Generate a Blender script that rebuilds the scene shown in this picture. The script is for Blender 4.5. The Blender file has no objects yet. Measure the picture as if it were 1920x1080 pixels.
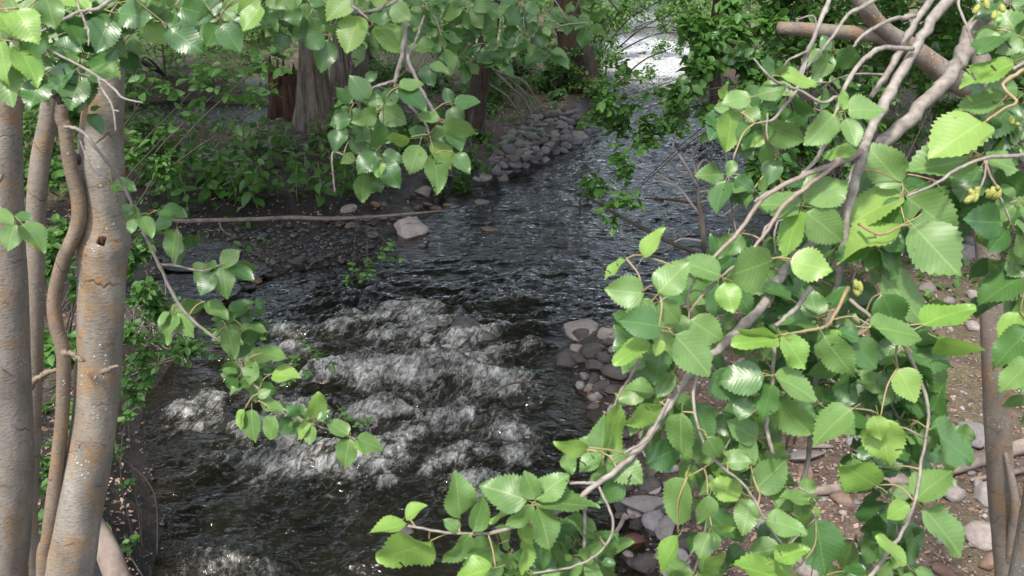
import bpy, math, random
import numpy as np
from mathutils import Vector, Matrix, Euler

random.seed(7)
rng = np.random.default_rng(11)
scene = bpy.context.scene
COL = scene.collection

# ------------------------------------------------------------------ camera
H = 3.6
PITCH = math.radians(21.7)
FPX = 1732.0
cam_d = bpy.data.cameras.new('camera')
cam = bpy.data.objects.new('camera', cam_d)
COL.objects.link(cam)
cam.location = (0, 0, H)
cam.rotation_euler = (math.pi / 2 - PITCH, 0, 0)
cam_d.sensor_width = 36.0
cam_d.lens = 36.0 * FPX / 1920.0
cam_d.clip_start = 0.05
cam_d.clip_end = 2500
cam_d.dof.use_dof = True
cam_d.dof.focus_distance = 6.0
cam_d.dof.aperture_fstop = 13
scene.camera = cam

# ------------------------------------------------------------------ sky and sun
SUN_EL, SUN_AZ = 58.0, 205.0          # azimuth measured clockwise from +Y (205: behind the camera, to the left)
world = bpy.data.worlds.new('World')
scene.world = world
world.use_nodes = True
wn, wl = world.node_tree.nodes, world.node_tree.links
wn.clear()
wo = wn.new('ShaderNodeOutputWorld')
wb = wn.new('ShaderNodeBackground')
sky = wn.new('ShaderNodeTexSky')
sky.sky_type = 'NISHITA'
sky.sun_disc = False
sky.sun_elevation = math.radians(SUN_EL)
sky.sun_rotation = math.radians(SUN_AZ)
sky.dust_density = 3.0
wmix = wn.new('ShaderNodeMixRGB')
wmix.inputs[0].default_value = 0.32
wmix.inputs[2].default_value = (9.0, 9.1, 9.4, 1)     # thin bright cloud over the blue
wl.new(sky.outputs[0], wmix.inputs[1])
wl.new(wmix.outputs[0], wb.inputs['Color'])
wb.inputs['Strength'].default_value = 0.12
wl.new(wb.outputs[0], wo.inputs['Surface'])

sun_d = bpy.data.lights.new('sun', 'SUN')
sun_d.energy = 2.3
sun_d.angle = math.radians(5)
sun_d.color = (1.0, 0.95, 0.87)
sun = bpy.data.objects.new('sun', sun_d)
COL.objects.link(sun)
az, el = math.radians(SUN_AZ), math.radians(SUN_EL)
sdir = Vector((math.sin(az) * math.cos(el), math.cos(az) * math.cos(el), math.sin(el)))
sun.rotation_euler = sdir.to_track_quat('Z', 'Y').to_euler()

scene.view_settings.view_transform = 'Standard'
scene.view_settings.look = 'None'
scene.view_settings.gamma = 1
scene.view_settings.use_curve_mapping = False
scene.view_settings.exposure = 1.5
scene.cycles.max_bounces = 6
scene.cycles.transparent_max_bounces = 12

# ------------------------------------------------------------------ helpers
CP = Vector((0, 0, H))
Fv = Vector((0, math.cos(PITCH), -math.sin(PITCH)))
Uv = Vector((0, math.sin(PITCH), math.cos(PITCH)))
Rv = Vector((1, 0, 0))


def ray(px, py):
    return Fv + Rv * ((px - 960) / FPX) + Uv * ((540 - py) / FPX)


def pt(px, py, d):                       # point seen at that place of the photo, d metres deep
    return CP + ray(px, py) * d


def pty(px, py, y):                      # the same, at world distance y
    r = ray(px, py)
    return CP + r * (y / r.y)


def gp(px, py, z=0.0):                   # the same, at world height z
    r = ray(px, py)
    return CP + r * ((z - H) / r.z)


def tag(o, label=None, cat=None, group=None, kind=None):
    if label: o['label'] = label
    if cat: o['category'] = cat
    if group: o['group'] = group
    if kind: o['kind'] = kind
    return o


def empty(name, loc, label=None, cat=None, group=None):
    o = bpy.data.objects.new(name, None)
    COL.objects.link(o)
    o.empty_display_size = 0.1
    o.location = loc
    return tag(o, label, cat, group)


def mesh_np(name, V, faces, mat=None, smooth=True, attrs=None, uv=None):
    """V (n,3); faces: list of (m,k) int arrays (k may differ between arrays)."""
    me = bpy.data.meshes.new(name)
    V = np.asarray(V, dtype=np.float32)
    me.vertices.add(len(V))
    me.vertices.foreach_set('co', V.ravel())
    if not isinstance(faces, (list, tuple)):
        faces = [faces]
    faces = [np.asarray(f, dtype=np.int32) for f in faces if len(f)]
    loops = np.concatenate([f.ravel() for f in faces])
    tot = np.concatenate([np.full(len(f), f.shape[1], dtype=np.int32) for f in faces])
    start = np.concatenate([[0], np.cumsum(tot)[:-1]]).astype(np.int32)
    me.loops.add(len(loops))
    me.loops.foreach_set('vertex_index', loops)
    me.polygons.add(len(tot))
    me.polygons.foreach_set('loop_start', start)
    me.polygons.foreach_set('loop_total', tot)
    if smooth:
        me.polygons.foreach_set('use_smooth', np.ones(len(tot), dtype=bool))
    if uv is not None:
        lay = me.uv_layers.new(name='UVMap')
        lay.data.foreach_set('uv', np.asarray(uv, dtype=np.float32)[loops].ravel())
    me.update(calc_edges=True)
    me.validate()
    if attrs:
        for k, v in attrs.items():
            a = me.attributes.new(k, 'FLOAT', 'POINT')
            a.data.foreach_set('value', np.asarray(v, dtype=np.float32))
    if mat:
        for m in (mat if isinstance(mat, (list, tuple)) else [mat]):
            me.materials.append(m)
    return me


def obj(name, me, parent=None, loc=None):
    o = bpy.data.objects.new(name, me)
    COL.objects.link(o)
    if parent is not None:
        o.parent = parent
    if loc is not None:
        o.location = loc
    return o


def wobj(name, V, faces, mat, parent=None, **kw):
    """a mesh given in world coordinates, linked under parent (an Empty that is only translated)"""
    V = np.asarray(V, dtype=np.float64)
    if parent is not None:
        V = V - np.array(parent.location)
    return obj(name, mesh_np(name, V, faces, mat, **kw), parent)


# --- value noise -------------------------------------------------------
_TAB = np.random.default_rng(5).random(65536)


def _fade(f): return f * f * f * (f * (f * 6 - 15) + 10)


def _n2(x, y, seed):
    xf, yf = np.floor(x), np.floor(y)
    fx, fy = _fade(x - xf), _fade(y - yf)
    a = xf.astype(np.int64) * 73856093 + seed
    b = yf.astype(np.int64) * 19349663
    a1, b1 = a + 73856093, b + 19349663
    h = lambda p, q: _TAB[((p ^ q) ^ ((p ^ q) >> 15)) & 65535]
    h00, h10, h01, h11 = h(a, b), h(a1, b), h(a, b1), h(a1, b1)
    t = h00 + (h10 - h00) * fx
    return t + (h01 + (h11 - h01) * fx - t) * fy


def vnoise(x, y, z=0.0):
    if np.isscalar(z):
        return _n2(x, y, int(z * 9176.0) * 7919 + 13) * 2 - 1
    x, y, z = np.broadcast_arrays(np.asarray(x, float), np.asarray(y, float), np.asarray(z, float))
    zf = np.floor(z); fz = _fade(z - zf)
    s = zf.astype(np.int64) * 83492791
    n0 = _n2(x, y, s + 13)
    return (n0 + (_n2(x, y, s + 83492791 + 13) - n0) * fz) * 2 - 1


def fbm(x, y, z=0.0, oct=4, gain=0.5, lac=2.03):
    a, f, r, t = 1.0, 1.0, 0, 0
    for i in range(oct):
        r = r + a * vnoise(x * f + 17.3 * i, y * f - 9.1 * i, z * f + 5.7 * i)
        t += a; a *= gain; f *= lac
    return r / t


def sstep(a, b, x):
    t = np.clip((x - a) / (b - a), 0, 1)
    return t * t * (3 - 2 * t)


# --- tubes -------------------------------------------------------------
def smooth_path(pts, per=6):
    P = [np.array(p, float) for p in pts]
    if len(P) == 2:
        return np.array([P[0] + (P[1] - P[0]) * t for t in np.linspace(0, 1, per + 1)]), np.linspace(0, 1, per + 1)
    Q = [2 * P[0] - P[1]] + P + [2 * P[-1] - P[-2]]
    out, ts = [], []
    n = len(P) - 1
    for i in range(n):
        p0, p1, p2, p3 = Q[i], Q[i + 1], Q[i + 2], Q[i + 3]
        for k in range(per):
            t = k / per
            out.append(0.5 * ((2 * p1) + (-p0 + p2) * t + (2 * p0 - 5 * p1 + 4 * p2 - p3) * t * t + (-p0 + 3 * p1 - 3 * p2 + p3) * t ** 3))
            ts.append(i + t)
    out.append(P[-1]); ts.append(n)
    return np.array(out), np.array(ts)


def tube(pts, radii, sides=8, per=6, bump=0.0, bfreq=6.0, seed=0, lobes=0.0, caps=True, kink=0.0):
    """returns V, faces(list), uv ; radii one per control point"""
    path, ts = smooth_path(pts, per)
    n = len(path)
    if np.isscalar(radii):
        radii = [radii] * len(pts)
    if len(pts) == 2:
        rr = np.interp(ts, [0, 1], radii)
    else:
        rr = np.interp(ts, range(len(radii)), radii)
    if kink:
        kr = np.random.default_rng(int(abs(seed) * 1000) % 9999)
        path[1:-1] += kr.normal(0, kink, (n - 2, 3)) * rr[1:-1, None]
        rr = rr * (1 + .28 * (kr.random(n) < .14))
    T = np.gradient(path, axis=0)
    T /= np.linalg.norm(T, axis=1)[:, None] + 1e-9
    N = np.zeros_like(T)
    a = np.array([1.0, 0, 0]) if abs(T[0][0]) < 0.9 else np.array([0, 1.0, 0])
    v = a - T[0] * np.dot(a, T[0]); v /= np.linalg.norm(v)
    for i in range(n):
        v = v - T[i] * np.dot(v, T[i]); v /= np.linalg.norm(v) + 1e-9
        N[i] = v
    B = np.cross(T, N)
    ang = np.linspace(0, 2 * math.pi, sides, endpoint=False)
    L = np.concatenate([[0], np.cumsum(np.linalg.norm(np.diff(path, axis=0), axis=1))])
    ca, sa = np.cos(ang)[None], np.sin(ang)[None]
    r = rr[:, None] * np.ones((1, sides))
    if bump:
        r = r * (1 + bump * fbm(ca * 1.1 + seed, sa * 1.1, L[:, None] * bfreq, oct=3))
    if lobes:
        r = r * (1 + lobes * np.sin(ang * 5 + seed)[None] * 0.5 + lobes * fbm(ca * 3 + seed, sa * 3, L[:, None] * 1.2, oct=2))
    V = path[:, None] + N[:, None] * (ca * r)[..., None] + B[:, None] * (sa * r)[..., None]
    V = V.reshape(-1, 3)
    i = np.arange(n - 1)[:, None] * sides
    j = np.arange(sides)[None]
    j2 = (j + 1) % sides
    F = np.stack([i + j, i + j2, i + sides + j2, i + sides + j], -1).reshape(-1, 4)
    uv = np.stack([np.tile(ang / (2 * math.pi), n), np.repeat(L, sides)], -1)
    Fs = [F]
    if caps:
        V = np.vstack([V, path[0], path[-1] + T[-1] * rr[-1] * 0.4])
        uv = np.vstack([uv, [0.5, 0], [0.5, L[-1]]])
        c0, c1 = len(V) - 2, len(V) - 1
        jj = np.arange(sides); jj2 = (jj + 1) % sides
        Fs.append(np.stack([jj2, jj, np.full(sides, c0)], -1))
        o = (n - 1) * sides
        Fs.append(np.stack([o + jj, o + jj2, np.full(sides, c1)], -1))
    return V, Fs, uv


def add_tube(name, pts, radii, mat, parent, **kw):
    V, F, uv = tube(pts, radii, **kw)
    return wobj(name, V, F, mat, parent, uv=uv)


class Merge:
    def __init__(s): s.V, s.F, s.n, s.uv = [], {}, 0, []
    def add(s, V, Fs, uv=None):
        s.V.append(V)
        for f in (Fs if isinstance(Fs, (list, tuple)) else [Fs]):
            if len(f): s.F.setdefault(f.shape[1], []).append(f + s.n)
        s.uv.append(uv if uv is not None else np.zeros((len(V), 2)))
        s.n += len(V)
    def link(s, name, mat, parent=None, **kw):
        if not s.V: return None
        return wobj(name, np.vstack(s.V), [np.vstack(f) for f in s.F.values()], mat, parent, uv=np.vstack(s.uv), **kw)


# ------------------------------------------------------------------ materials
def new_mat(name):
    m = bpy.data.materials.new(name)
    m.use_nodes = True
    nt = m.node_tree
    nt.nodes.clear()
    out = nt.nodes.new('ShaderNodeOutputMaterial')
    return m, nt, out


class NT:
    def __init__(s, name):
        s.m, s.t, s.out = new_mat(name)
    def n(s, typ, **kw):
        nd = s.t.nodes.new('ShaderNode' + typ)
        for k, v in kw.items():
            if k.startswith('_'):
                setattr(nd, k[1:], v)
        return nd
    def l(s, a, b): s.t.links.new(a, b)
    def noise(s, vec, scale, detail=4, rough=0.55, dist=0.0):
        nd = s.n('TexNoise')
        nd.inputs['Scale'].default_value = scale
        nd.inputs['Detail'].default_value = detail
        nd.inputs['Roughness'].default_value = rough
        nd.inputs['Distortion'].default_value = dist
        if vec is not None: s.l(vec, nd.inputs['Vector'])
        return nd.outputs['Fac']
    def ramp(s, fac, stops):
        nd = s.n('ValToRGB')
        el = nd.color_ramp.elements
        while len(el) < len(stops): el.new(0.5)
        for e, (p, c) in zip(el, stops):
            e.position = p
            e.color = (c, c, c, 1) if np.isscalar(c) else (*c, 1)
        s.l(fac, nd.inputs[0])
        return nd.outputs[0]
    def mix(s, fac, a, b, mode='MIX'):
        nd = s.n('MixRGB', _blend_type=mode)
        for i, v in enumerate((fac, a, b)):
            if hasattr(v, 'is_output'): s.l(v, nd.inputs[i])
            elif i == 0: nd.inputs[0].default_value = v
            else: nd.inputs[i].default_value = (v, v, v, 1) if np.isscalar(v) else (*v, 1)
        return nd.outputs[0]
    def math(s, op, a, b=0.0, c=None):
        nd = s.n('Math', _operation=op)
        for i, v in enumerate((a, b) if c is None else (a, b, c)):
            if hasattr(v, 'is_output'): s.l(v, nd.inputs[i])
            else: nd.inputs[i].default_value = v
        return nd.outputs[0]
    def bump(s, h, strength=0.5, dist=0.01, normal=None):
        nd = s.n('Bump')
        nd.inputs['Strength'].default_value = strength
        nd.inputs['Distance'].default_value = dist
        s.l(h, nd.inputs['Height'])
        if normal is not None: s.l(normal, nd.inputs['Normal'])
        return nd.outputs[0]
    def scale(s, vec, sc):
        nd = s.n('Mapping')
        nd.inputs['Scale'].default_value = sc
        s.l(vec, nd.inputs['Vector'])
        return nd.outputs[0]
    def pbr(s, col, rough=0.6, normal=None, spec=0.5, coat=0.0):
        p = s.n('BsdfPrincipled')
        for k, v in (('Base Color', col), ('Roughness', rough), ('Specular IOR Level', spec), ('Coat Weight', coat)):
            if hasattr(v, 'is_output'): s.l(v, p.inputs[k])
            elif k == 'Base Color': p.inputs[k].default_value = (*v, 1)
            else: p.inputs[k].default_value = v
        if normal is not None: s.l(normal, p.inputs['Normal'])
        return p.outputs[0]


def leaf_mat(name, cA, cB, cT, rough=0.38, transl=0.35, veins=True):
    g = NT(name)
    oi, geo = g.n('ObjectInfo'), g.n('NewGeometry')
    rnd = g.math('FRACT', g.math('ADD', oi.outputs['Random'], geo.outputs['Random Per Island']))
    tc = g.n('TexCoord')
    col = g.mix(rnd, cA, cB)
    mott = g.noise(tc.outputs['UV'], 5.0, 3)
    col = g.mix(g.math('MULTIPLY', g.ramp(mott, [(0.45, 0.0), (0.75, 1.0)]), 0.25), col, tuple(min(1, c * 1.5) for c in cB))
    nrm = None
    if veins:
        sep = g.n('SeparateXYZ')
        g.l(tc.outputs['UV'], sep.inputs[0])
        ax = g.math('ABSOLUTE', g.math('SUBTRACT', sep.outputs[0], 0.5))
        # lateral veins rise towards the tip
        ph = g.math('MULTIPLY', g.math('SUBTRACT', sep.outputs[1], g.math('MULTIPLY', ax, 0.75)), 10.5)
        tri = g.math('PINGPONG', ph, 0.5)
        lat = g.ramp(tri, [(0.0, 1.0), (0.13, 0.0)])
        midr = g.ramp(ax, [(0.0, 1.0), (0.022, 0.0)])
        vein = g.math('MAXIMUM', g.math('MULTIPLY', lat, 0.35), midr)
        col = g.mix(g.math('MULTIPLY', vein, 0.6), col, cT)
        # brown nibbled specks
        sp = g.noise(tc.outputs['UV'], 11.0, 2)
        spm = g.math('MULTIPLY', g.ramp(sp, [(0.70, 0.0), (0.74, 1.0)]), 0.8)
        col = g.mix(spm, col, (0.10, 0.055, 0.02))
        pleat = g.math('ADD', g.math('MULTIPLY', tri, 1.0), g.math('MULTIPLY', g.noise(tc.outputs['UV'], 22, 3), 0.35))
        pleat = g.math('SUBTRACT', pleat, g.math('MULTIPLY', midr, 0.4))
        nrm = g.bump(pleat, 0.11, 0.003)
    p = g.pbr(col, rough, nrm, 0.6)
    tr = g.n('BsdfTranslucent')
    g.l(g.mix(0.5, col, cT, 'MIX'), tr.inputs['Color'])
    if nrm is not None: g.l(nrm, tr.inputs['Normal'])
    ms = g.n('MixShader')
    ms.inputs[0].default_value = transl
    g.l(p, ms.inputs[1]); g.l(tr.outputs[0], ms.inputs[2])
    g.l(ms.outputs[0], g.out.inputs[0])
    return g.m


M = {}
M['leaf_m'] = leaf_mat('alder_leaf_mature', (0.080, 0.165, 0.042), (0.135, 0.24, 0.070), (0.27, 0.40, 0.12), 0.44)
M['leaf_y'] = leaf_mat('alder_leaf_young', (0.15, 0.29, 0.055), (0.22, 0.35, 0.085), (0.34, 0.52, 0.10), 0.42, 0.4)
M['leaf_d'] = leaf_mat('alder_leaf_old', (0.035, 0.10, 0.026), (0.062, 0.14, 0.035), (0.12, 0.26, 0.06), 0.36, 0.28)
M['leaf_s'] = leaf_mat('shrub_leaf', (0.042, 0.125, 0.022), (0.085, 0.20, 0.036), (0.13, 0.26, 0.045), 0.5, 0.4, veins=False)
M['leaf_f'] = leaf_mat('far_leaf', (0.045, 0.12, 0.022), (0.11, 0.22, 0.045), (0.16, 0.28, 0.06), 0.55, 0.4, veins=False)


def simple(name, c, rough=0.6, c2=None, sc=20, bs=0.3, bd=0.005, spec=0.4, coord='Object'):
    g = NT(name)
    tc = g.n('TexCoord')
    f = g.noise(tc.outputs[coord], sc, 5)
    col = g.mix(g.ramp(f, [(0.3, 0.0), (0.7, 1.0)]), c, c2 or tuple(x * 1.5 for x in c))
    g.l(g.pbr(col, rough, g.bump(f, bs, bd), spec), g.out.inputs[0])
    return g.m


M['petiole'] = simple('petiole', (0.22, 0.21, 0.07), 0.5, (0.32, 0.29, 0.11), 30)
M['shoot'] = simple('young_shoot', (0.19, 0.135, 0.075), 0.5, (0.27, 0.215, 0.11), 30)
M['twig'] = simple('twig_bark', (0.125, 0.105, 0.09), 0.7, (0.27, 0.245, 0.22), 60, 0.6, 0.003)
M['twig_red'] = simple('reddish_twig_bark', (0.14, 0.105, 0.085), 0.7, (0.25, 0.20, 0.17), 60, 0.6, 0.003)
M['twig_dark'] = simple('dark_twig_bark', (0.035, 0.027, 0.022), 0.8, (0.09, 0.07, 0.055), 50, 0.6, 0.003)
M['deadwood'] = simple('dead_wood', (0.12, 0.09, 0.075), 0.85, (0.25, 0.20, 0.175), 14, 0.8, 0.01)
M['catkin'] = simple('green_alder_cone', (0.20, 0.22, 0.05), 0.7, (0.32, 0.33, 0.09), 400, 1.0, 0.003)


def bark(name, base, base2, lich=0.5, spots=0.5, rings=()):
    g = NT(name)
    tc = g.n('TexCoord')
    ob, uv = tc.outputs['Object'], tc.outputs['UV']
    st = g.scale(ob, (1, 1, 2.6))
    n1 = g.noise(g.scale(ob, (14, 14, 5)), 1.0, 5, 0.6)
    n2 = g.noise(g.scale(ob, (60, 60, 190)), 1.0, 3, 0.6)     # fine horizontal lenticels
    col = g.mix(g.ramp(n1, [(0.3, 0.0), (0.7, 1.0)]), base, base2)
    col = g.mix(g.ramp(n2, [(0.52, 0.0), (0.66, 0.45)]), col, tuple(c * 0.5 for c in base))
    # orange lichen in soft patches and around the branch scars
    l1 = g.noise(g.scale(ob, (9, 9, 6)), 1.0, 6, 0.65, 0.6)
    l2 = g.noise(ob, 95, 4, 0.7)
    lf = g.math('ADD', l1, g.math('MULTIPLY', g.math('SUBTRACT', l2, 0.5), 0.35))
    lm = g.ramp(lf, [(0.60 - 0.13 * lich, 0.0), (0.74 - 0.13 * lich, 1.0)])
    lc = g.mix(g.ramp(l2, [(0.35, 0.0), (0.7, 1.0)]), (0.19, 0.085, 0.018), (0.29, 0.165, 0.05))
    col = g.mix(g.math('MULTIPLY', lm, 0.66), col, lc)
    # olive and brown stained bands
    b1 = g.noise(g.scale(ob, (5, 5, 13)), 1.0, 6, 0.7, 0.4)
    bm = g.ramp(b1, [(0.60, 0.0), (0.66, 0.7)])
    col = g.mix(bm, col, (0.10, 0.06, 0.03))
    # pale crusty specks
    vo = g.n('TexVoronoi'); vo.inputs['Scale'].default_value = 70
    g.l(ob, vo.inputs['Vector'])
    sp = g.noise(ob, 7, 3)
    sm = g.math('MULTIPLY', g.ramp(vo.outputs['Distance'], [(0.13, 1.0), (0.22, 0.0)]), g.ramp(sp, [(0.58 - 0.12 * spots, 0.0), (0.66 - 0.1 * spots, 1.0)]))
    col = g.mix(sm, col, (0.50, 0.50, 0.47))
    # thin dark rings round the stem
    w = g.n('SeparateXYZ'); g.l(uv, w.inputs[0])
    rv = g.math('ADD', g.math('MULTIPLY', w.outputs[1], 6.3), g.math('MULTIPLY', g.noise(g.scale(ob, (9, 9, 3)), 1.0, 3), 1.6))
    rg = g.ramp(g.math('PINGPONG', rv, 0.5), [(0.0, 1.0), (0.03, 0.0)])
    rg = g.math('MULTIPLY', rg, g.ramp(g.noise(ob, 12, 2), [(0.47, 0.0), (0.6, 0.75)]))
    col = g.mix(rg, col, tuple(c * 0.4 for c in base))
    h = g.math('ADD', g.math('MULTIPLY', n1, 0.6), g.math('ADD', g.math('MULTIPLY', n2, 0.35), g.math('MULTIPLY', l2, 0.3)))
    h = g.math('SUBTRACT', h, g.math('MULTIPLY', rg, 0.6))
    h = g.math('ADD', h, g.math('MULTIPLY', sm, 0.4))
    g.l(g.pbr(col, 0.62, g.bump(h, 0.7, 0.006), 0.35), g.out.inputs[0])
    return g.m


M['bark_main'] = bark('alder_bark', (0.125, 0.110, 0.090), (0.265, 0.24, 0.208), 0.56, 0.45)
M['bark_edge'] = bark('pale_alder_bark', (0.14, 0.122, 0.102), (0.29, 0.262, 0.23), 0.52, 0.4)
M['bark_thin'] = bark('slender_alder_bark', (0.11, 0.083, 0.06), (0.20, 0.155, 0.115), 0.62, 0.1)
M['bark_mossy'] = bark('lichen_alder_bark', (0.125, 0.105, 0.085), (0.235, 0.20, 0.168), 0.72, 0.2)


def rough_bark(name, c, c2):
    g = NT(name)
    tc = g.n('TexCoord')
    n = g.noise(g.scale(tc.outputs['Object'], (14, 14, 1.6)), 1.0, 6, 0.7, 0.3)
    col = g.mix(g.ramp(n, [(0.35, 0.0), (0.65, 1.0)]), c, c2)
    n2 = g.noise(tc.outputs['Object'], 2.0, 3)
    col = g.mix(g.ramp(n2, [(0.5, 0.0), (0.7, 0.5)]), col, (0.15, 0.075, 0.04))
    g.l(g.pbr(col, 0.85, g.bump(n, 1.0, 0.06), 0.2), g.out.inputs[0])
    return g.m


M['bark_rough'] = rough_bark('furrowed_bark', (0.055, 0.043, 0.034), (0.24, 0.20, 0.165))
M['bark_dark'] = rough_bark('dark_bark', (0.025, 0.018, 0.014), (0.09, 0.07, 0.058))
M['rot'] = rough_bark('rotten_red_wood', (0.035, 0.018, 0.012), (0.13, 0.072, 0.05))


def rock_mat(name, c1, c2, wet=0.0):
    g = NT(name)
    tc, oi, geo = g.n('TexCoord'), g.n('ObjectInfo'), g.n('NewGeometry')
    rnd = g.math('FRACT', g.math('ADD', oi.outputs['Random'], geo.outputs['Random Per Island']))
    off = g.n('VectorMath', _operation='ADD')
    g.l(tc.outputs['Object'], off.inputs[0]); g.l(rnd, off.inputs[1])
    n1 = g.noise(off.outputs[0], 3.0, 6, 0.65)
    n2 = g.noise(off.outputs[0], 26, 5, 0.7)
    col = g.mix(rnd, c1, c2)
    hue = g.ramp(g.math('FRACT', g.math('MULTIPLY', rnd, 7.31)), [(0.0, (1.05, 0.98, 0.93)), (0.45, (1, 1, 1)), (0.8, (0.85, 0.92, 1.0)), (1.0, (1.25, 1.2, 1.1))])
    col = g.mix(1.0, col, hue, 'MULTIPLY')
    col = g.mix(g.ramp(n1, [(0.35, 0.0), (0.7, 0.55)]), col, tuple(c * 0.55 for c in c1))
    col = g.mix(g.ramp(n2, [(0.5, 0.0), (0.8, 0.45)]), col, tuple(min(1, c * 1.7) for c in c2))
    h = g.math('ADD', g.math('MULTIPLY', n1, 0.7), g.math('MULTIPLY', n2, 0.35))
    g.l(g.pbr(col, 0.28 if wet else 0.8, g.bump(h, 0.8, 0.03), 0.6 if wet else 0.3), g.out.inputs[0])
    return g.m


M['rock'] = rock_mat('dry_stone', (0.14, 0.123, 0.117), (0.31, 0.28, 0.272))
M['rock_wet'] = rock_mat('wet_stone', (0.03, 0.024, 0.022), (0.075, 0.062, 0.058), 1)
M['rock_red'] = rock_mat('reddish_stone', (0.17, 0.11, 0.085), (0.25, 0.165, 0.125))
M['rock_redwet'] = rock_mat('wet_red_stone', (0.11, 0.045, 0.03), (0.17, 0.07, 0.045), 1)

# ground
g = NT('bank_soil')
geo = g.n('NewGeometry')
P = geo.outputs['Position']
n1 = g.noise(P, 0.7, 6, 0.6)
n2 = g.noise(P, 9, 8, 0.75)
n3 = g.noise(P, 60, 4, 0.7)
at = g.n('Attribute'); at.attribute_name = 'mud'
ag = g.n('Attribute'); ag.attribute_name = 'green'
dry = g.mix(g.ramp(n2, [(0.35, 0.0), (0.65, 1.0)]), (0.05, 0.031, 0.024), (0.15, 0.105, 0.082))
dry = g.mix(g.ramp(n3, [(0.5, 0.0), (0.72, 0.6)]), dry, (0.30, 0.235, 0.19))
mud = g.mix(g.ramp(n2, [(0.35, 0.0), (0.7, 1.0)]), (0.009, 0.007, 0.0065), (0.035, 0.027, 0.023))
grn = g.mix(g.ramp(n3, [(0.35, 0.0), (0.65, 1.0)]), (0.05, 0.09, 0.02), (0.14, 0.20, 0.05))
col = g.mix(at.outputs['Fac'], dry, mud)
col = g.mix(g.math('MULTIPLY', ag.outputs['Fac'], g.ramp(n1, [(0.40, 0.0), (0.55, 1.0)])), col, grn)
rg = g.math('SUBTRACT', 0.95, g.math('MULTIPLY', at.outputs['Fac'], g.ramp(n1, [(0.4, 0.35), (0.6, 0.68)])))
h = g.math('ADD', n2, g.math('MULTIPLY', n3, 0.4))
g.l(g.pbr(col, rg, g.bump(h, 0.9, 0.04), 0.35), g.out.inputs[0])
M['soil'] = g.m

# water
g = NT('creek_water')
geo = g.n('NewGeometry')
P = geo.outputs['Position']
fo = g.n('Attribute'); fo.attribute_name = 'foam'
sh = g.n('Attribute'); sh.attribute_name = 'shallow'
w1 = g.noise(g.scale(P, (5, 10, 5)), 1.0, 3, 0.6, 1.0)
w2 = g.noise(g.scale(P, (13, 24, 13)), 1.0, 2, 0.6, 0.8)
nb = g.bump(g.math('ADD', w1, g.math('MULTIPLY', w2, 0.26)), 0.55, 0.05)
fr = g.n('Fresnel'); fr.inputs['IOR'].default_value = 1.34
g.l(nb, fr.inputs['Normal'])
tr = g.n('BsdfTransparent')
g.l(g.mix(sh.outputs['Fac'], (0.32, 0.30, 0.21), (0.72, 0.66, 0.46)), tr.inputs['Color'])
df = g.n('BsdfDiffuse'); df.inputs['Color'].default_value = (0.020, 0.020, 0.014, 1)
m1 = g.n('MixShader')
g.l(g.math('SUBTRACT', 0.42, g.math('MULTIPLY', sh.outputs['Fac'], 0.25)), m1.inputs[0])
g.l(tr.outputs[0], m1.inputs[1]); g.l(df.outputs[0], m1.inputs[2])
gl = g.n('BsdfGlossy'); gl.inputs['Roughness'].default_value = 0.05
g.l(nb, gl.inputs['Normal'])
m2 = g.n('MixShader')
g.l(fr.outputs[0], m2.inputs[0]); g.l(m1.outputs[0], m2.inputs[1]); g.l(gl.outputs[0], m2.inputs[2])
fl = g.n('Mapping'); fl.inputs['Rotation'].default_value = (0, 0, 0.45); g.l(P, fl.inputs['Vector'])
f1 = g.noise(g.scale(fl.outputs[0], (15, 6, 14)), 1.0, 8, 0.7, 1.1)
f2 = g.noise(g.scale(fl.outputs[0], (80, 42, 60)), 1.0, 5, 0.7, 0.8)
ff = g.math('ADD', g.math('MULTIPLY', f1, 0.76), g.math('MULTIPLY', f2, 0.34))
thr = g.math('ADD', g.math('SUBTRACT', g.math('MULTIPLY', fo.outputs['Fac'], 1.0), 0.42), g.math('MULTIPLY', g.math('SUBTRACT', ff, 0.54), 2.8))
thr = g.math('MULTIPLY', thr, g.ramp(fo.outputs['Fac'], [(0.03, 0.0), (0.25, 1.0)]))
fm = g.ramp(thr, [(0.0, 0.0), (0.9, 0.85)])
fcol = g.mix(g.ramp(thr, [(0.1, 0.0), (0.55, 0.55), (0.95, 1.0)]), (0.13, 0.13, 0.105), (0.68, 0.68, 0.68))
fcol = g.mix(g.math('MULTIPLY', g.ramp(fo.outputs['Fac'], [(0.88, 0.0), (1.0, 1.0)]), g.ramp(ff, [(0.42, 0.0), (0.62, 1.0)])), fcol, (0.55, 0.56, 0.58))
fd = g.pbr(fcol, 0.55, g.bump(ff, 0.9, 0.03), 0.4)
m3 = g.n('MixShader')
g.l(fm, m3.inputs[0]); g.l(m2.outputs[0], m3.inputs[1]); g.l(fd, m3.inputs[2])
g.l(m3.outputs[0], g.out.inputs[0])
M['water'] = g.m

# ------------------------------------------------------------------ creek banks
LEFT = [(300, 1080), (300, 1000), (270, 900), (255, 850), (265, 760), (310, 700), (370, 640), (410, 590), (450, 548), (520, 520), (600, 505),
        (680, 488), (725, 455), (770, 425), (810, 395), (850, 360), (905, 346), (960, 330), (1010, 308), (1065, 283), (1098, 262),
        (1108, 240), (1112, 205), (1118, 160), (1122, 120), (1125, 90), (1120, 60), (1090, 20)]
RIGHT = [(1170, 1080), (1175, 1000), (1150, 930), (1130, 870), (1120, 800), (1070, 750), (1045, 690), (1050, 630), (1160, 600),
         (1230, 560), (1320, 510), (1400, 450), (1440, 400), (1430, 330), (1410, 280), (1375, 245), (1335, 200), (1312, 150), (1300, 100), (1310, 60), (1290, 20)]


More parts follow.
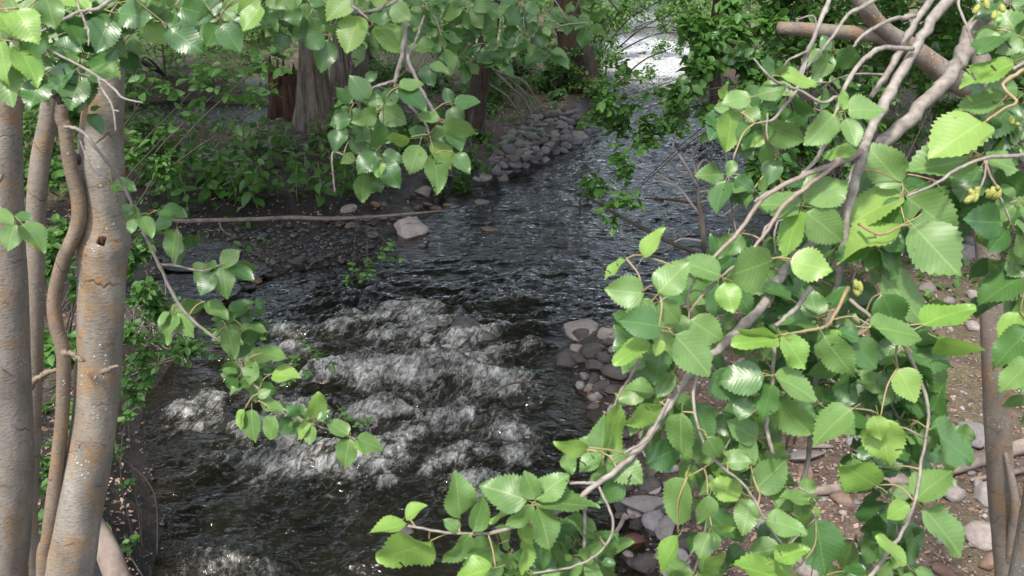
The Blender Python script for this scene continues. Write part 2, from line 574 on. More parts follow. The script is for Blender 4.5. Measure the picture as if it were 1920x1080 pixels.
def edge(L, near):
    P = [gp(x, y) for x, y in L]
    ys = [p.y for p in P]; xs = [p.x for p in P]
    ys = [n[1] for n in near] + ys; xs = [n[0] for n in near] + xs
    ys += [ys[-1] + 30]; xs += [xs[-1] + 4]
    return np.array(ys), np.array(xs)


LY, LX = edge(LEFT, [(-0.2, 0.0), (-0.3, 2.0), (-0.8, 3.4), (-1.9, 4.2)])
RY, RX = edge(RIGHT, [(2.4, 0.0), (2.0, 2.0), (1.5, 3.6)])
XL = lambda y: np.interp(y, LY, LX)
XR = lambda y: np.interp(y, RY, RX)

PUDDLES = [gp(345, 222, 0.25), gp(372, 478, 0.10), gp(400, 505, 0.06), gp(330, 545, 0.08)]
PR = [(2.6, 1.6), (0.35, 0.4), (0.5, 0.35), (0.5, 0.4)]
PZ = [0.25, 0.10, 0.06, 0.08]


def ground_h(x, y):
    x = np.asarray(x, float); y = np.asarray(y, float)
    nz = fbm(x * 0.9, y * 0.9, 3.3, oct=3)
    wob = 0.22 * fbm(x * 1.7, y * 1.7, 1.0, oct=3) * np.clip(y / 10, 0.6, 2)
    dl = XL(y) - x + wob
    dr = x - XR(y) + wob
    inn = -np.maximum(dl, dr)                      # >0 in the water
    bed = -0.30 * sstep(0, 0.55, inn) - 0.03 + 0.05 * fbm(x * 4, y * 4, 7, oct=3)
    barw = np.exp(-((y - 10.5) / 3.5) ** 2)        # flat mud bar on the left
    steep = 0.45 * sstep(0.0, 0.5, dl) + 0.35 * sstep(0.4, 4.0, dl)
    flat = 0.045 * sstep(0.0, 0.35, dl) + 0.10 * sstep(1.5, 3.2, dl) + 0.35 * sstep(3.2, 7.5, dl)
    farl = 0.16 * sstep(0.0, 0.35, dl) + 0.30 * sstep(0.6, 3.5, dl) + 0.5 * sstep(3, 14, dl)
    t = sstep(11, 16, y)
    left = (steep * (1 - barw) + flat * barw) * (1 - t) + farl * t
    near = sstep(4.4, 3.6, y)
    left = left * (1 - near) + near * 0.28 * sstep(0, 0.4, dl)
    right = 0.10 * sstep(0.0, 0.3, dr) + 0.16 * sstep(0.4, 2.2, dr) + 0.5 * sstep(2, 9, dr)
    h = np.where(dl > 0, left, np.where(dr > 0, right, bed))
    h = h + np.where(inn < 0, 0.035 * nz + 0.03 * fbm(x * 6, y * 6, 2, oct=4), 0)
    d = np.maximum(dl, dr)
    h = h + 0.05 * np.maximum(0, np.maximum(dl, dr) - 12) + 5.0 * sstep(50, 85, y)
    h = h + 2.0 * sstep(14, 40, np.abs(x) )
    for p, (rx, ry), z in zip(PUDDLES, PR, PZ):
        q = ((x - p.x) / rx) ** 2 + ((y - p.y) / ry) ** 2 + 0.5 * fbm(x * 1.8, y * 1.8, 9, oct=2)
        k = sstep(1.5, 0.9, q)
        h = h * (1 - k) + (z - 0.07 + 0.03 * fbm(x * 6, y * 6, 4, oct=3)) * k
    return h


GX0, GY0, GS = -17.0, -3.0, 0.06
_gx, _gy = np.arange(GX0, 18, GS), np.arange(GY0, 48, GS)
HG = ground_h(*np.meshgrid(_gx, _gy))


def gh(x, y):
    a, b = (x - GX0) / GS, (y - GY0) / GS
    i, j = int(a), int(b)
    if a < 0 or b < 0 or i >= HG.shape[1] - 1 or j >= HG.shape[0] - 1:
        return float(ground_h(np.array([x]), np.array([y]))[0])
    u_, v_ = a - i, b - j
    return float((HG[j, i] * (1 - u_) + HG[j, i + 1] * u_) * (1 - v_) + (HG[j + 1, i] * (1 - u_) + HG[j + 1, i + 1] * u_) * v_)


def grid(ys, xs_of):
    """ys rows; xs_of(y) -> array of x of one length"""
    X = np.array([xs_of(y) for y in ys])
    Y = np.repeat(ys[:, None], X.shape[1], 1)
    n, m = X.shape
    i = np.arange(n - 1)[:, None] * m; j = np.arange(m - 1)[None]
    F = np.stack([i + j, i + j + 1, i + m + j + 1, i + m + j], -1).reshape(-1, 4)
    return X, Y, F


ys = [0.0]
while ys[-1] < 120: ys.append(ys[-1] + max(0.03, 0.009 * ys[-1]))
ys = np.array([-12., -8, -5, -3, -2, -1] + ys)
u = np.linspace(-1, 1, 361)
X, Y, F = grid(ys, lambda y: (np.sign(u) * (0.55 * np.abs(u) + 0.45 * np.abs(u) ** 4)) * (7 + 1.35 * max(y, 0)) * 1.15)
Z = ground_h(X, Y)
dl, dr = XL(Y) - X, X - XR(Y)
dd = np.maximum(dl, dr)
mud = sstep(0.75, 0.15, dd - 0.25 * fbm(X, Y, 5, oct=3))
bar = np.exp(-((Y - 10.8) / 3.0) ** 2) * sstep(0, 0.3, dl) * sstep(6.0, 3.5, dl)
mud = np.clip(np.maximum(mud, bar * 1.1), 0, 1)
mud = np.maximum(mud, sstep(7.5, 5, Y) * sstep(0, .1, dl))
for p, (rx, ry) in zip(PUDDLES, PR):
    mud = np.maximum(mud, sstep(3.0, 1.2, ((X - p.x) / rx) ** 2 + ((Y - p.y) / ry) ** 2))
green = np.clip(sstep(14, 26, Y) * sstep(1.0, 4.0, dd) + 0.5 * sstep(5, 8, dr) + 0.25 * sstep(1.2, 2.5, dr), 0, 1)
V = np.stack([X, Y, Z], -1).reshape(-1, 3)
ground = wobj('ground', V, F, M['soil'], attrs={'mud': mud.ravel(), 'green': green.ravel()})
tag(ground, 'brown soil and dark mud of the creek banks with pale litter', kind='structure')
# far ground sheet reaching the horizon
V = np.array([[-900, -300, -0.6], [900, -300, -0.6], [900, 1500, -0.6], [-900, 1500, -0.6]], float)
far = wobj('far_ground', V, np.array([[0, 1, 2, 3]]), M['soil'], smooth=False)
tag(far, 'plain brown ground sheet beyond the creek valley', kind='structure')

# ------------------------------------------------------------------ water
HUMPS = [  # px, py, height, half width px, foam
    (775, 582, .06, 60, .8), (880, 640, .12, 62, .55), (800, 700, .15, 75, 1.0), (925, 712, .12, 60, 1.2), (640, 690, .08, 45, .8),
    (715, 770, .10, 70, .9), (850, 772, .10, 80, 1.0), (545, 860, .07, 60, .6), (740, 832, .06, 70, .6), (350, 770, .09, 75, 1.1),
    (640, 850, .07, 60, .7), (330, 1060, .10, 90, 1.0), (470, 1055, .10, 70, 1.0), (1000, 650, .10, 55, .8), (760, 640, .06, 50, .5),
    (960, 560, .05, 40, .2), (700, 905, .05, 40, .9), (850, 860, .05, 60, .5), (560, 655, .06, 60, .5), (1000, 745, .05, 40, .7),
    (700, 700, .06, 40, .7), (900, 670, .06, 50, .6), (820, 610, .05, 50, .6), (880, 900, .04, 60, .5), (420, 860, .04, 90, .5),
    (700, 1060, .05, 60, .3), (460, 700, .06, 60, .5), (600, 760, .05, 50, .6), (940, 790, .05, 45, .6), (980, 830, .04, 50, .4)]
for _ in range(46):
    HUMPS.append((random.uniform(440, 1010), random.uniform(570, 900), random.uniform(.025, .06), random.uniform(22, 48), random.uniform(.1, .75)))
ys = [2.0]
while ys[-1] < 62: ys.append(ys[-1] + max(0.018, 0.0033 * ys[-1]))
ys = np.array(ys)
NXW = 440
tt = np.linspace(0, 1, NXW)
X, Y, F = grid(ys, lambda y: (XL(y) - 0.5 - .02 * y) + tt * (XR(y) - XL(y) + 1.0 + .04 * y))
wx = X + 0.10 * fbm(X * 2.2, Y * 2.2, 1, oct=2); wy = Y + 0.12 * fbm(X * 2.0 + 9, Y * 2.0, 4, oct=2)
rid = lambda a: 1 - np.abs(a) * 2
mid = 0.5 * (XL(Y) + XR(Y)); hw = 0.5 * (XR(Y) - XL(Y))
cen = np.clip(1 - ((X - mid) / (hw + 1e-6)) ** 2, 0, 1)
rap = sstep(4.2, 5.4, Y) * sstep(10.5, 8.2, Y)          # rapids between these distances
up = sstep(9, 12, Y)
z = np.zeros_like(X)
z += (0.016 + 0.030 * rap) * rid(fbm(wx * 2.6, wy * 4.2, 2.0, oct=4)) * (0.35 + 0.65 * cen)
z += 0.030 * up * rid(fbm(wx * 2.3 + 3, wy * 3.6, 11.0, oct=3, gain=0.45)) * (0.35 + .65 * cen)
z += (0.009 + 0.010 * rap) * rid(fbm(wx * 5 + 4, wy * 8, 5.0, oct=3, gain=0.5)) * (0.5 + .5 * cen)
z += (0.0026 + 0.002 * rap) * fbm(wx * 22, wy * 26, 8.0, oct=2, gain=0.5)
foam = 0.22 * rap * sstep(0.1, .6, fbm(wx * 1.5, wy * 2.4, 6, oct=3) + 0.25) * cen
NA, NB = fbm(wx * 5, wy * 5, 31, oct=2), fbm(wx * 5, wy * 5, 47, oct=2)
NC = rid(fbm(wx * 9, wy * 12, 53, oct=4, gain=0.6))
for (px, py, hh, rp, fo) in HUMPS:
    c = gp(px, py, 0.05)
    D = (c - CP).dot(Fv)
    rx = rp / FPX * D * (0.8 + 0.4 * random.random()); ry = rx * 0.62
    th = random.uniform(-.1, .8)
    i0, i1 = np.searchsorted(ys, [c.y - 6 * rx, c.y + 6 * rx])
    sl = slice(i0, i1)
    ex = wx[sl] - c.x; ey = wy[sl] - c.y
    qx = (ex * math.cos(th) + ey * math.sin(th)) / rx; qy = (-ex * math.sin(th) + ey * math.cos(th)) / ry
    qx = qx + 0.35 * NA[sl]; qy = qy + 0.35 * NB[sl]
    crest = np.exp(-(qx ** 2) - np.where(qy < 0, (qy * 1.5) ** 2, (qy * 0.85) ** 2))
    trough = np.exp(-(qx ** 2) - ((qy + 1.25) * 1.4) ** 2)
    z[sl] += hh * 0.95 * crest - hh * 0.45 * trough + 0.22 * hh * crest * NC[sl]
    foam[sl] += fo * 0.50 * np.exp(-(qx * 0.9) ** 2 - np.where(qy > -.3, ((qy + 0.30) * 1.3) ** 2, ((qy + .3) * .62) ** 2))
# far white riffle and bright right-hand riffles
for (px, py, rx, ry, fo) in [(1205, 110, 1.7, 4.5, 2.6), (1240, 95, 1.0, 2.0, 0.9), (1160, 130, 0.5, 2.0, .5), (1340, 290, 0.5, .8, .55), (1300, 280, .7, 0.5, .4),
                             (1250, 170, 1.2, 2.5, .35), (1380, 300, .3, .4, .5), (1230, 40, 3, 7, 1.3), (1380, 270, .4, .5, .5)]:
    c = gp(px, py, 0)
    e = np.exp(-((X - c.x) / rx) ** 2 - ((Y - c.y) / ry) ** 2)
    foam += fo * 0.6 * e
    z += 0.05 * e * rid(fbm(wx * 3, wy * 3, 8, oct=4, gain=0.6))
hmp = z
foam = foam + rap * cen * 0.55 * sstep(0.03, 0.12, hmp) + 0.16 * rap * cen
foam = np.where(Y < 14, np.minimum(foam + .10 * rap * cen * fbm(wx * 5 + wy * 2.4, wy * 1.6, 3, oct=3), .80), foam)
foam = np.clip(foam + 0.30 * foam * fbm(wx * 6, wy * 9, 12, oct=3), 0, 1.1)
z += 0.022 * foam * fbm(wx * 16, wy * 20, 15, oct=4, gain=.65)
dd = np.maximum(XL(Y) - X, X - XR(Y))
z = z * sstep(0.15, -0.35, dd) - 0.0 * dd
shallow = np.maximum(sstep(-0.5, 0.0, dd), 0.55 * np.exp(-((X - gp(1280, 430).x) / 1.0) ** 2 - ((Y - gp(1280, 430).y) / 1.8) ** 2))
foam = foam * sstep(0.05, -0.15, dd)
V = np.stack([X, Y, z], -1).reshape(-1, 3)
water = wobj('creek_water', V, F, M['water'], attrs={'foam': foam.ravel(), 'shallow': shallow.ravel()})
V0_, F0_ = np.array([(0, 0, 1), (0, 0, -1), (1, 0, 0), (-1, 0, 0), (0, 1, 0), (0, -1, 0)], float), np.array([(0, 2, 4), (0, 4, 3), (0, 3, 5), (0, 5, 2), (1, 4, 2), (1, 3, 4), (1, 5, 3), (1, 2, 5)])
cand = np.flatnonzero(((foam > .55) & (Y < 13) & (z > .05)).ravel())
cand = cand[rng.integers(0, len(cand), 260)]
ctr = V[cand] + np.stack([rng.normal(0, .03, 260), rng.normal(-.02, .03, 260), np.abs(rng.normal(.01, .03, 260))], -1)
sz = rng.uniform(.0015, .004, 260)
spray = wobj('spray_drops', (ctr[:, None] + V0_[None] * sz[:, None, None]).reshape(-1, 3), (F0_[None] + (np.arange(260) * 6)[:, None, None]).reshape(-1, 3), simple('white_spray', (.7, .7, .7), .3, (.8, .8, .8)))
tag(spray, 'white drops thrown up over the rapids', kind='stuff')
tag(water, 'dark tumbling creek water with grey white foam on the rapids', kind='structure')
for i, (p, (rx, ry), zz) in enumerate(zip(PUDDLES, PR, PZ)):
    a = np.linspace(-1.35, 1.35, 46)
    A, B = np.meshgrid(a, a)
    Xp, Yp = p.x + A * rx, p.y + B * ry
    Zp = zz + 0.006 * fbm(Xp * 9, Yp * 12, 3, oct=3)
    n = 46
    ii = np.arange(n - 1)[:, None] * n; jj = np.arange(n - 1)[None]
    Fq = np.stack([ii + jj, ii + jj + 1, ii + n + jj + 1, ii + n + jj], -1).reshape(-1, 4)
    keep = ((A ** 2 + B ** 2) < 1.75).ravel()
    Fq = Fq[keep[Fq].all(1)]
    o = wobj('side_water', np.stack([Xp, Yp, Zp], -1).reshape(-1, 3), Fq, M['water'],
             attrs={'foam': np.zeros(n * n), 'shallow': np.full(n * n, .3)})
    tag(o, ['long strip of still water far back on the left bank', 'small shining pool on the black mud',
            'pool on the mud beside the creek', 'narrow wet channel near the left bank'][i], kind='structure')

# ------------------------------------------------------------------ rocks
import bmesh


def ico(sub):
    bm = bmesh.new()
    bmesh.ops.create_icosphere(bm, subdivisions=sub, radius=1)
    V = np.array([v.co[:] for v in bm.verts]); F = np.array([[v.index for v in f.verts] for f in bm.faces])
    bm.free()
    return V, F


def rock_shape(sub, ang, seed, flat=0.52):
    r = np.random.default_rng(seed)
    V, F = ico(sub)
    n = r.normal(size=(10, 3)); n /= np.linalg.norm(n, axis=1)[:, None]
    d = r.uniform(0.5, 1.0, 10)
    dots = V @ n.T
    t = np.where(dots > 0.05, d / np.maximum(dots, 0.05), 9)
    k = 11 if not ang else 34
    rad = -np.log(np.sum(np.exp(-k * np.minimum(t, 3)), 1)) / k
    rad = np.clip(rad, 0.35, 1.1)
    rad *= 1 + 0.07 * fbm(V[:, 0] * 2 + seed, V[:, 1] * 2, V[:, 2] * 2, oct=3)
    V = V * rad[:, None] * np.array([1.0, r.uniform(.65, .95), flat * r.uniform(.8, 1.1)])
    return V, F


ROCKM = {}
for key in ('rock', 'rock_wet', 'rock_red', 'rock_redwet'):
    ROCKM[key] = [mesh_np('stone', *rock_shape(3 if k < 5 else 2, k % 3, 40 + k), M[key]) for k in range(10)]

ROCKSH = [rock_shape(2, k % 2, 40 + k) for k in range(10)]


def rock(x, y, size, key='rock', z=None, label=None, group=None, name='stone', k=None, sink=0.25, sc=(1, 1, 1)):
    me = ROCKM[key][random.randrange(10) if k is None else k]
    size *= 1.3
    o = bpy.data.objects.new(name, me)
    COL.objects.link(o)
    if z is None: z = gh(x, y)
    o.location = (x, y, z + size * 0.38 * sc[2] * (0.5 - sink))
    o.rotation_euler = (random.uniform(-.35, .35), random.uniform(-.35, .35), random.uniform(0, 6.28))
    o.scale = (size * .5 * sc[0], size * .5 * sc[1], size * .5 * sc[2])
    return tag(o, label, 'stone', group)


def rock_px(px, py, wpx, key='rock', label=None, group=None, z=None, **kw):
    zz = 0.05
    for _ in range(3):
        g_ = gp(px, py, zz)
        zz = gh(g_.x, g_.y) if z is None else z
        zz = max(zz, -0.05)
    g_ = gp(px, py, zz)
    D = (g_ - CP).dot(Fv)
    return rock(g_.x, g_.y, wpx / FPX * D, key, z=zz, label=label, group=group, **kw)


# single stones one can point at
rock_px(765, 438, 92, 'rock', 'large brown angular rock at the tip of the mud bar, water foaming behind it', k=4, sc=(1, .8, .8), sink=.25)
rock_px(1088, 628, 78, 'rock', 'largest pinkish grey rock on the right edge of the rapids', k=3, sc=(1, .9, .9), sink=.2)
rock_px(1155, 633, 52, 'rock', 'rounded grey rock just right of the largest bank rock by the rapids', k=4, sc=(1, .9, .75))
rock_px(1062, 680, 44, 'rock_wet', 'wet angular rock under the largest right bank rock at the waterline', k=7)
rock_px(885, 640, 95, 'rock_wet', 'big smooth rock drowned under the upper standing wave', z=-0.30, k=2)
rock_px(805, 700, 100, 'rock_wet', 'smooth rock drowned under the foaming middle wave', z=-0.30, k=0)
rock_px(760, 1020, 60, 'rock_wet', 'dark smooth stone under the dark lower pool', z=-0.2, k=2)
rock_px(1106, 741, 17, 'rock_redwet', 'small bright orange red stone at the right waterline', k=6)
rock_px(908, 390, 52, 'rock', 'flat brown rock in the shallows below the stone pile', k=5, sc=(1, .8, .6))
rock_px(927, 437, 42, 'rock_red', 'low reddish rock breaking the water in mid creek', k=6, z=-0.02, sc=(1, .7, .5), sink=.3)
rock_px(803, 500, 26, 'rock_red', 'small tan rock in the water by the mud bar twig', k=8)
rock_px(560, 492, 30, 'rock_wet', 'dark rock on the mud bar, left of the water sheen', k=9)
rock_px(508, 520, 28, 'rock_wet', 'brown rounded stone, right one of the two at the mud bar edge', k=4)
rock_px(480, 528, 24, 'rock_red', 'tan rounded stone, left one of the two at the mud bar edge', k=2)
rock_px(466, 543, 26, 'rock_wet', 'dark stone lowest at the mud bar edge', k=0)
rock_px(940, 343, 36, 'rock', 'rounded grey stone at the foot of the stone pile', k=2)
rock_px(1505, 860, 70, 'rock', 'smooth flat oval grey stone seen through the gap in the leaves', k=0, sc=(1, .6, .5))
rock_px(1850, 935 , 62, 'rock', 'speckled tan oval stone left of the slim right trunk', k=2, sc=(1, .8, .7))
rock_px(1822, 815, 72, 'rock', 'pale grey slab stone in front of the fallen log', k=3, sc=(1.1, .7, .7))
rock_px(1855, 1020, 72, 'rock', 'grey wedge shaped stone beside the base of the slim right trunk', k=1)
rock_px(1798, 1000, 40, 'rock', 'dark blue grey stone next to the wedge shaped stone', k=9)
rock_px(1785, 925, 48, 'rock', 'brown grey stone behind the tan oval stone', k=5)
rock_px(1810, 872, 38, 'rock', 'small rounded pinkish stone under the fallen log', k=6)
rock_px(1700, 790, 60, 'rock', 'grey boulder half hidden by leaves left of the fallen log', k=3)
rock_px(1220, 950, 68, 'rock', 'flat grey slab stone, topmost in the gap above the bottom waterline', k=3, sc=(1.2, .8, .6))
rock_px(1215, 915, 46, 'rock_wet', 'dark rock behind the flat slab stone in the leaf gap', k=5)
rock_px(1245, 1000, 52, 'rock', 'grey angular stone right of the forked driftwood stick', k=1)
rock_px(1185, 1020, 40, 'rock_redwet', 'reddish brown stone left under the forked driftwood stick', k=7)
rock_px(1195, 965, 30, 'rock', 'small rounded tan stone touching the forked driftwood stick', k=8)
rock_px(1215, 1060, 60, 'rock_wet', 'wet brown stone at the bottom waterline below the driftwood', k=9)


ORD = ['first', 'second', 'third', 'fourth', 'fifth', 'sixth', 'seventh', 'eighth', 'ninth', 'tenth', 'eleventh', 'twelfth', 'thirteenth', 'fourteenth']


def rows(items, noun, where, nrow=None):
    """items (px, py, object): says which one by its row in the photo and its place in the row"""
    items = sorted(items, key=lambda t: -t[1])
    n = len(items)
    per = max(1, min(13, round(math.sqrt(n) * 1.1)))
    k = 0
    nr = math.ceil(n / per)
    for r in range(nr):
        row = sorted(items[r * per:(r + 1) * per], key=lambda t: t[0])
        rn = 'lowest' if r == 0 else ('topmost' if r == nr - 1 else ORD[r] + ' lowest')
        for i, t in enumerate(row):
            on = 'leftmost' if i == 0 else ('rightmost' if i == len(row) - 1 else ORD[i] + ' from left')
            t[2]['label'] = '%s, %s in the %s row %s' % (noun, on, rn, where)


def scatter(poly, n, w0, w1, keys, label, group, z=None, mind=0.75, stuff=None):
    """stones whose middles fall in a polygon of the photo's ground plane"""
    P = np.array(poly, float)
    got = []
    x0, y0 = P.min(0); x1, y1 = P.max(0)
    t = 0
    mg = Merge(); made = []
    while len(got) < n and t < n * 60:
        t += 1
        px, py = random.uniform(x0, x1), random.uniform(y0, y1)
        if not inpoly(px, py, P): continue
        w = random.uniform(w0, w1) * random.uniform(.75, 1.2)
        if any(abs(px - a) < mind * .5 * (w + c) and abs(py - b) < mind * .3 * (w + c) for a, b, c in got): continue
        got.append((px, py, w))
        if stuff:
            g_ = gp(px, py, .1 if z is None else z)
            zz = gh(g_.x, g_.y) if z is None else z
            S = (g_ - CP).dot(Fv) * w / FPX * .5
            V, F = ROCKSH[random.randrange(10)]
            a = random.uniform(0, 6.28)
            mg.add(V @ np.array([[math.cos(a), math.sin(a), 0], [-math.sin(a), math.cos(a), 0], [0, 0, 1]]) * S + np.array([g_.x, g_.y, zz + .15 * S]), F)
        else:
            made.append((px, py, rock_px(px, py, w, random.choice(keys), label, group, z=z)))
    if made:
        rows(made, *label.split('|'))
    if stuff:
        tag(mg.link(stuff, M[keys[0]]), label, kind='stuff')


def inpoly(x, y, P):
    c = False
    j = len(P) - 1
    for i in range(len(P)):
        if (P[i][1] > y) != (P[j][1] > y) and x < (P[j][0] - P[i][0]) * (y - P[i][1]) / (P[j][1] - P[i][1]) + P[i][0]: c = not c
        j = i
    return c


PILE = [(905, 345), (925, 290), (960, 255), (1000, 225), (1040, 210), (1090, 215), (1102, 250), (1060, 285), (1000, 315), (950, 335)]
scatter(PILE, 95, 15, 34, ['rock'], 'pinkish grey cobble|of the far bank heap', 'cobbles heaped on the far left bank', mind=.56)
scatter([(860, 355), (930, 300), (950, 350), (900, 372)], 12, 18, 30, ['rock', 'rock_wet'], 'grey stone|below the cobble heap', 'stones below the cobble heap')
scatter([(640, 395), (830, 355), (900, 350), (850, 400), (760, 420), (660, 440)], 18, 14, 30, ['rock', 'rock_wet', 'rock_red'], 'brown shore stone|behind the horizontal branch', 'shore stones by the horizontal branch')
scatter([(350, 430), (700, 400), (720, 460), (600, 500), (450, 520), (380, 480)], 280, 8, 24, ['rock_wet', 'rock_wet', 'rock_red', 'rock'], 'small wet stones bedded in the black mud bar', 'little stones in the mud bar', stuff='mud_bar_stones')
scatter([(1050, 620), (1190, 600), (1200, 700), (1180, 780), (1120, 790), (1080, 740), (1060, 260)], 40, 22, 40, ['rock_wet', 'rock_wet', 'rock'], 'dark stone|beside the rapids', 'dark stones beside the rapids', mind=.6)
scatter([(1140, 800), (1240, 780), (1270, 900), (1290, 1080), (1170, 1080), (1160, 940)], 38, 24, 50, ['rock', 'rock_wet', 'rock_wet'], 'grey brown stone|by the lower right waterline', 'right bank stones by the lower water', mind=.65)
scatter([(1600, 400), (1920, 430), (1920, 640), (1640, 620)], 18, 20, 44, ['rock'], 'weathered stone|on the upper right bank', 'stones of the upper right bank', mind=.62)
scatter([(1300, 560), (1700, 560), (1900, 700), (1900, 1075), (1300, 1075)], 42, 22, 52, ['rock', 'rock', 'rock_red'], 'bank stone|on brown right bank soil', 'stones scattered on the right bank soil', mind=.9)
scatter([(1640, 330), (1760, 330), (1790, 400), (1640, 410)], 26, 14, 30, ['rock'], 'small grey stones by the brush of the far right bank', 'small stones by the far right brush', stuff='brush_stones')
scatter([(1380, 250), (1420, 330), (1460, 420), (1500, 420), (1480, 250)], 8, 14, 30, ['rock', 'rock_wet'], 'upstream stone|at the right bank', 'stones along the upstream right bank')
scatter([(560, 230), (880, 240), (860, 340), (650, 380), (420, 380), (430, 290)], 50, 8, 20, ['rock', 'rock_red'], 'small stones lying in the litter of the left bank', 'small stones in the left bank litter', stuff='litter_stones')
rock_px(620, 250, 50, 'rock_red', 'brown boulder at the foot of the furrowed trunk', k=1)
scatter([(1120, 60), (1300, 60), (1320, 130), (1120, 130)], 14, 12, 26, ['rock_wet', 'rock'], 'dark stone|in the far white riffle', 'stones in the far riffle', z=0.0)
# stones seen through the clear shallows
scatter([(700, 560), (1300, 420), (1400, 440), (1150, 590), (1050, 620), (900, 900), (500, 1000), (600, 620)], 60, 26, 60, ['rock_wet', 'rock_redwet', 'rock'], 'stones on the creek bed showing faintly through the water', 'stones on the creek bed', z=-0.22, mind=.9, stuff='bed_stones')

# pebbles and litter: too many to count
IV, IF = ico(1)
NP = 15000
pp = []
while len(pp) < NP:
    py = random.choice([random.uniform(380, 1100), random.uniform(200, 260)]); px = random.uniform(-50, 1970)
    g_ = gp(px, py, .1)
    if g_.y < 3.2: continue
    pp.append((g_.x, g_.y, py))
pp = np.array(pp)
dl, dr = XL(pp[:, 1]) - pp[:, 0], pp[:, 0] - XR(pp[:, 1])
dd = np.maximum(dl, dr)
pp = pp[(dd > -0.12)]
dd = dd[dd > -.5][:len(pp)] if False else np.maximum(XL(pp[:, 1]) - pp[:, 0], pp[:, 0] - XR(pp[:, 1]))
hz = ground_h(pp[:, 0], pp[:, 1])
n = len(pp)
D = pp[:, 1]
s = rng.uniform(0.004, 0.017, n) * (0.8 + 0.05 * D) * np.where(rng.random(n) < .15, 1.7, 1)
R = rng.uniform(0, 6.28, n)
base = IV[None] * (1 + 0.25 * rng.uniform(-1, 1, (n, len(IV), 1)))
base = base * np.stack([s, s * rng.uniform(.6, 1, n), s * rng.uniform(.4, .7, n)], -1)[:, None]
x = base[..., 0] * np.cos(R)[:, None] - base[..., 1] * np.sin(R)[:, None]
y = base[..., 0] * np.sin(R)[:, None] + base[..., 1] * np.cos(R)[:, None]
W = np.stack([x + pp[:, 0:1], y + pp[:, 1:2], base[..., 2] + hz[:, None] + 0.2 * s[:, None]], -1)
barw_ = np.exp(-((pp[:, 1] - 10.8) / 3.0) ** 2) * (XL(pp[:, 1]) - pp[:, 0] > 0) * (XL(pp[:, 1]) - pp[:, 0] < 5)
dry_ = (dd > .55) & ~((barw_ > .3) & (rng.random(n) < .92)) & ~((pp[:, 0] < 0) & (pp[:, 1] < 8))
for nm, sel, key, lab in (('dry_pebbles', dry_, 'rock', 'dry grey pebbles strewn over the banks'), ('wet_pebbles', ~dry_, 'rock_wet', 'wet dark pebbles along the waterline')):
    w = W[sel]
    k = len(w)
    Fq = (IF[None] + (np.arange(k) * len(IV))[:, None, None]).reshape(-1, 3)
    tag(wobj(nm, w.reshape(-1, 3), Fq, M[key]), lab, kind='stuff')

# bark and leaf litter
M['litter'] = simple('leaf_litter', (0.10, 0.055, 0.035), 0.9, (0.30, 0.22, 0.17), 3.0)
n = 22000
px = rng.uniform(-60, 1980, n); py = np.where(rng.random(n) < .5, rng.uniform(150, 500, n), rng.uniform(400, 1120, n))
G = np.array([gp(a, b, .15)[:] for a, b in zip(px, py)])
dd = np.maximum(XL(G[:, 1]) - G[:, 0], G[:, 0] - XR(G[:, 1]))
G = G[(dd > .12) & (G[:, 1] > 3.2)]; n = len(G)
hz = ground_h(G[:, 0], G[:, 1]) + 0.006
s = rng.uniform(.008, .028, n) * (0.8 + .05 * G[:, 1]); R = rng.uniform(0, 6.28, n)
ax = np.stack([np.cos(R), np.sin(R), rng.uniform(-.4, .4, n)], -1) * s[:, None]
bx = np.stack([-np.sin(R), np.cos(R), rng.uniform(-.4, .4, n)], -1) * (s * rng.uniform(.2, .7, n))[:, None]
Cn = np.stack([G[:, 0], G[:, 1], hz], -1)
W = np.stack([Cn - ax, Cn + bx + [0, 0, .004], Cn + ax, Cn - bx], 1)
tag(wobj('leaf_litter', W.reshape(-1, 3), np.arange(4 * n).reshape(-1, 4), M['litter'], smooth=False), 'brown bark bits and dead leaves littering the banks', kind='stuff')

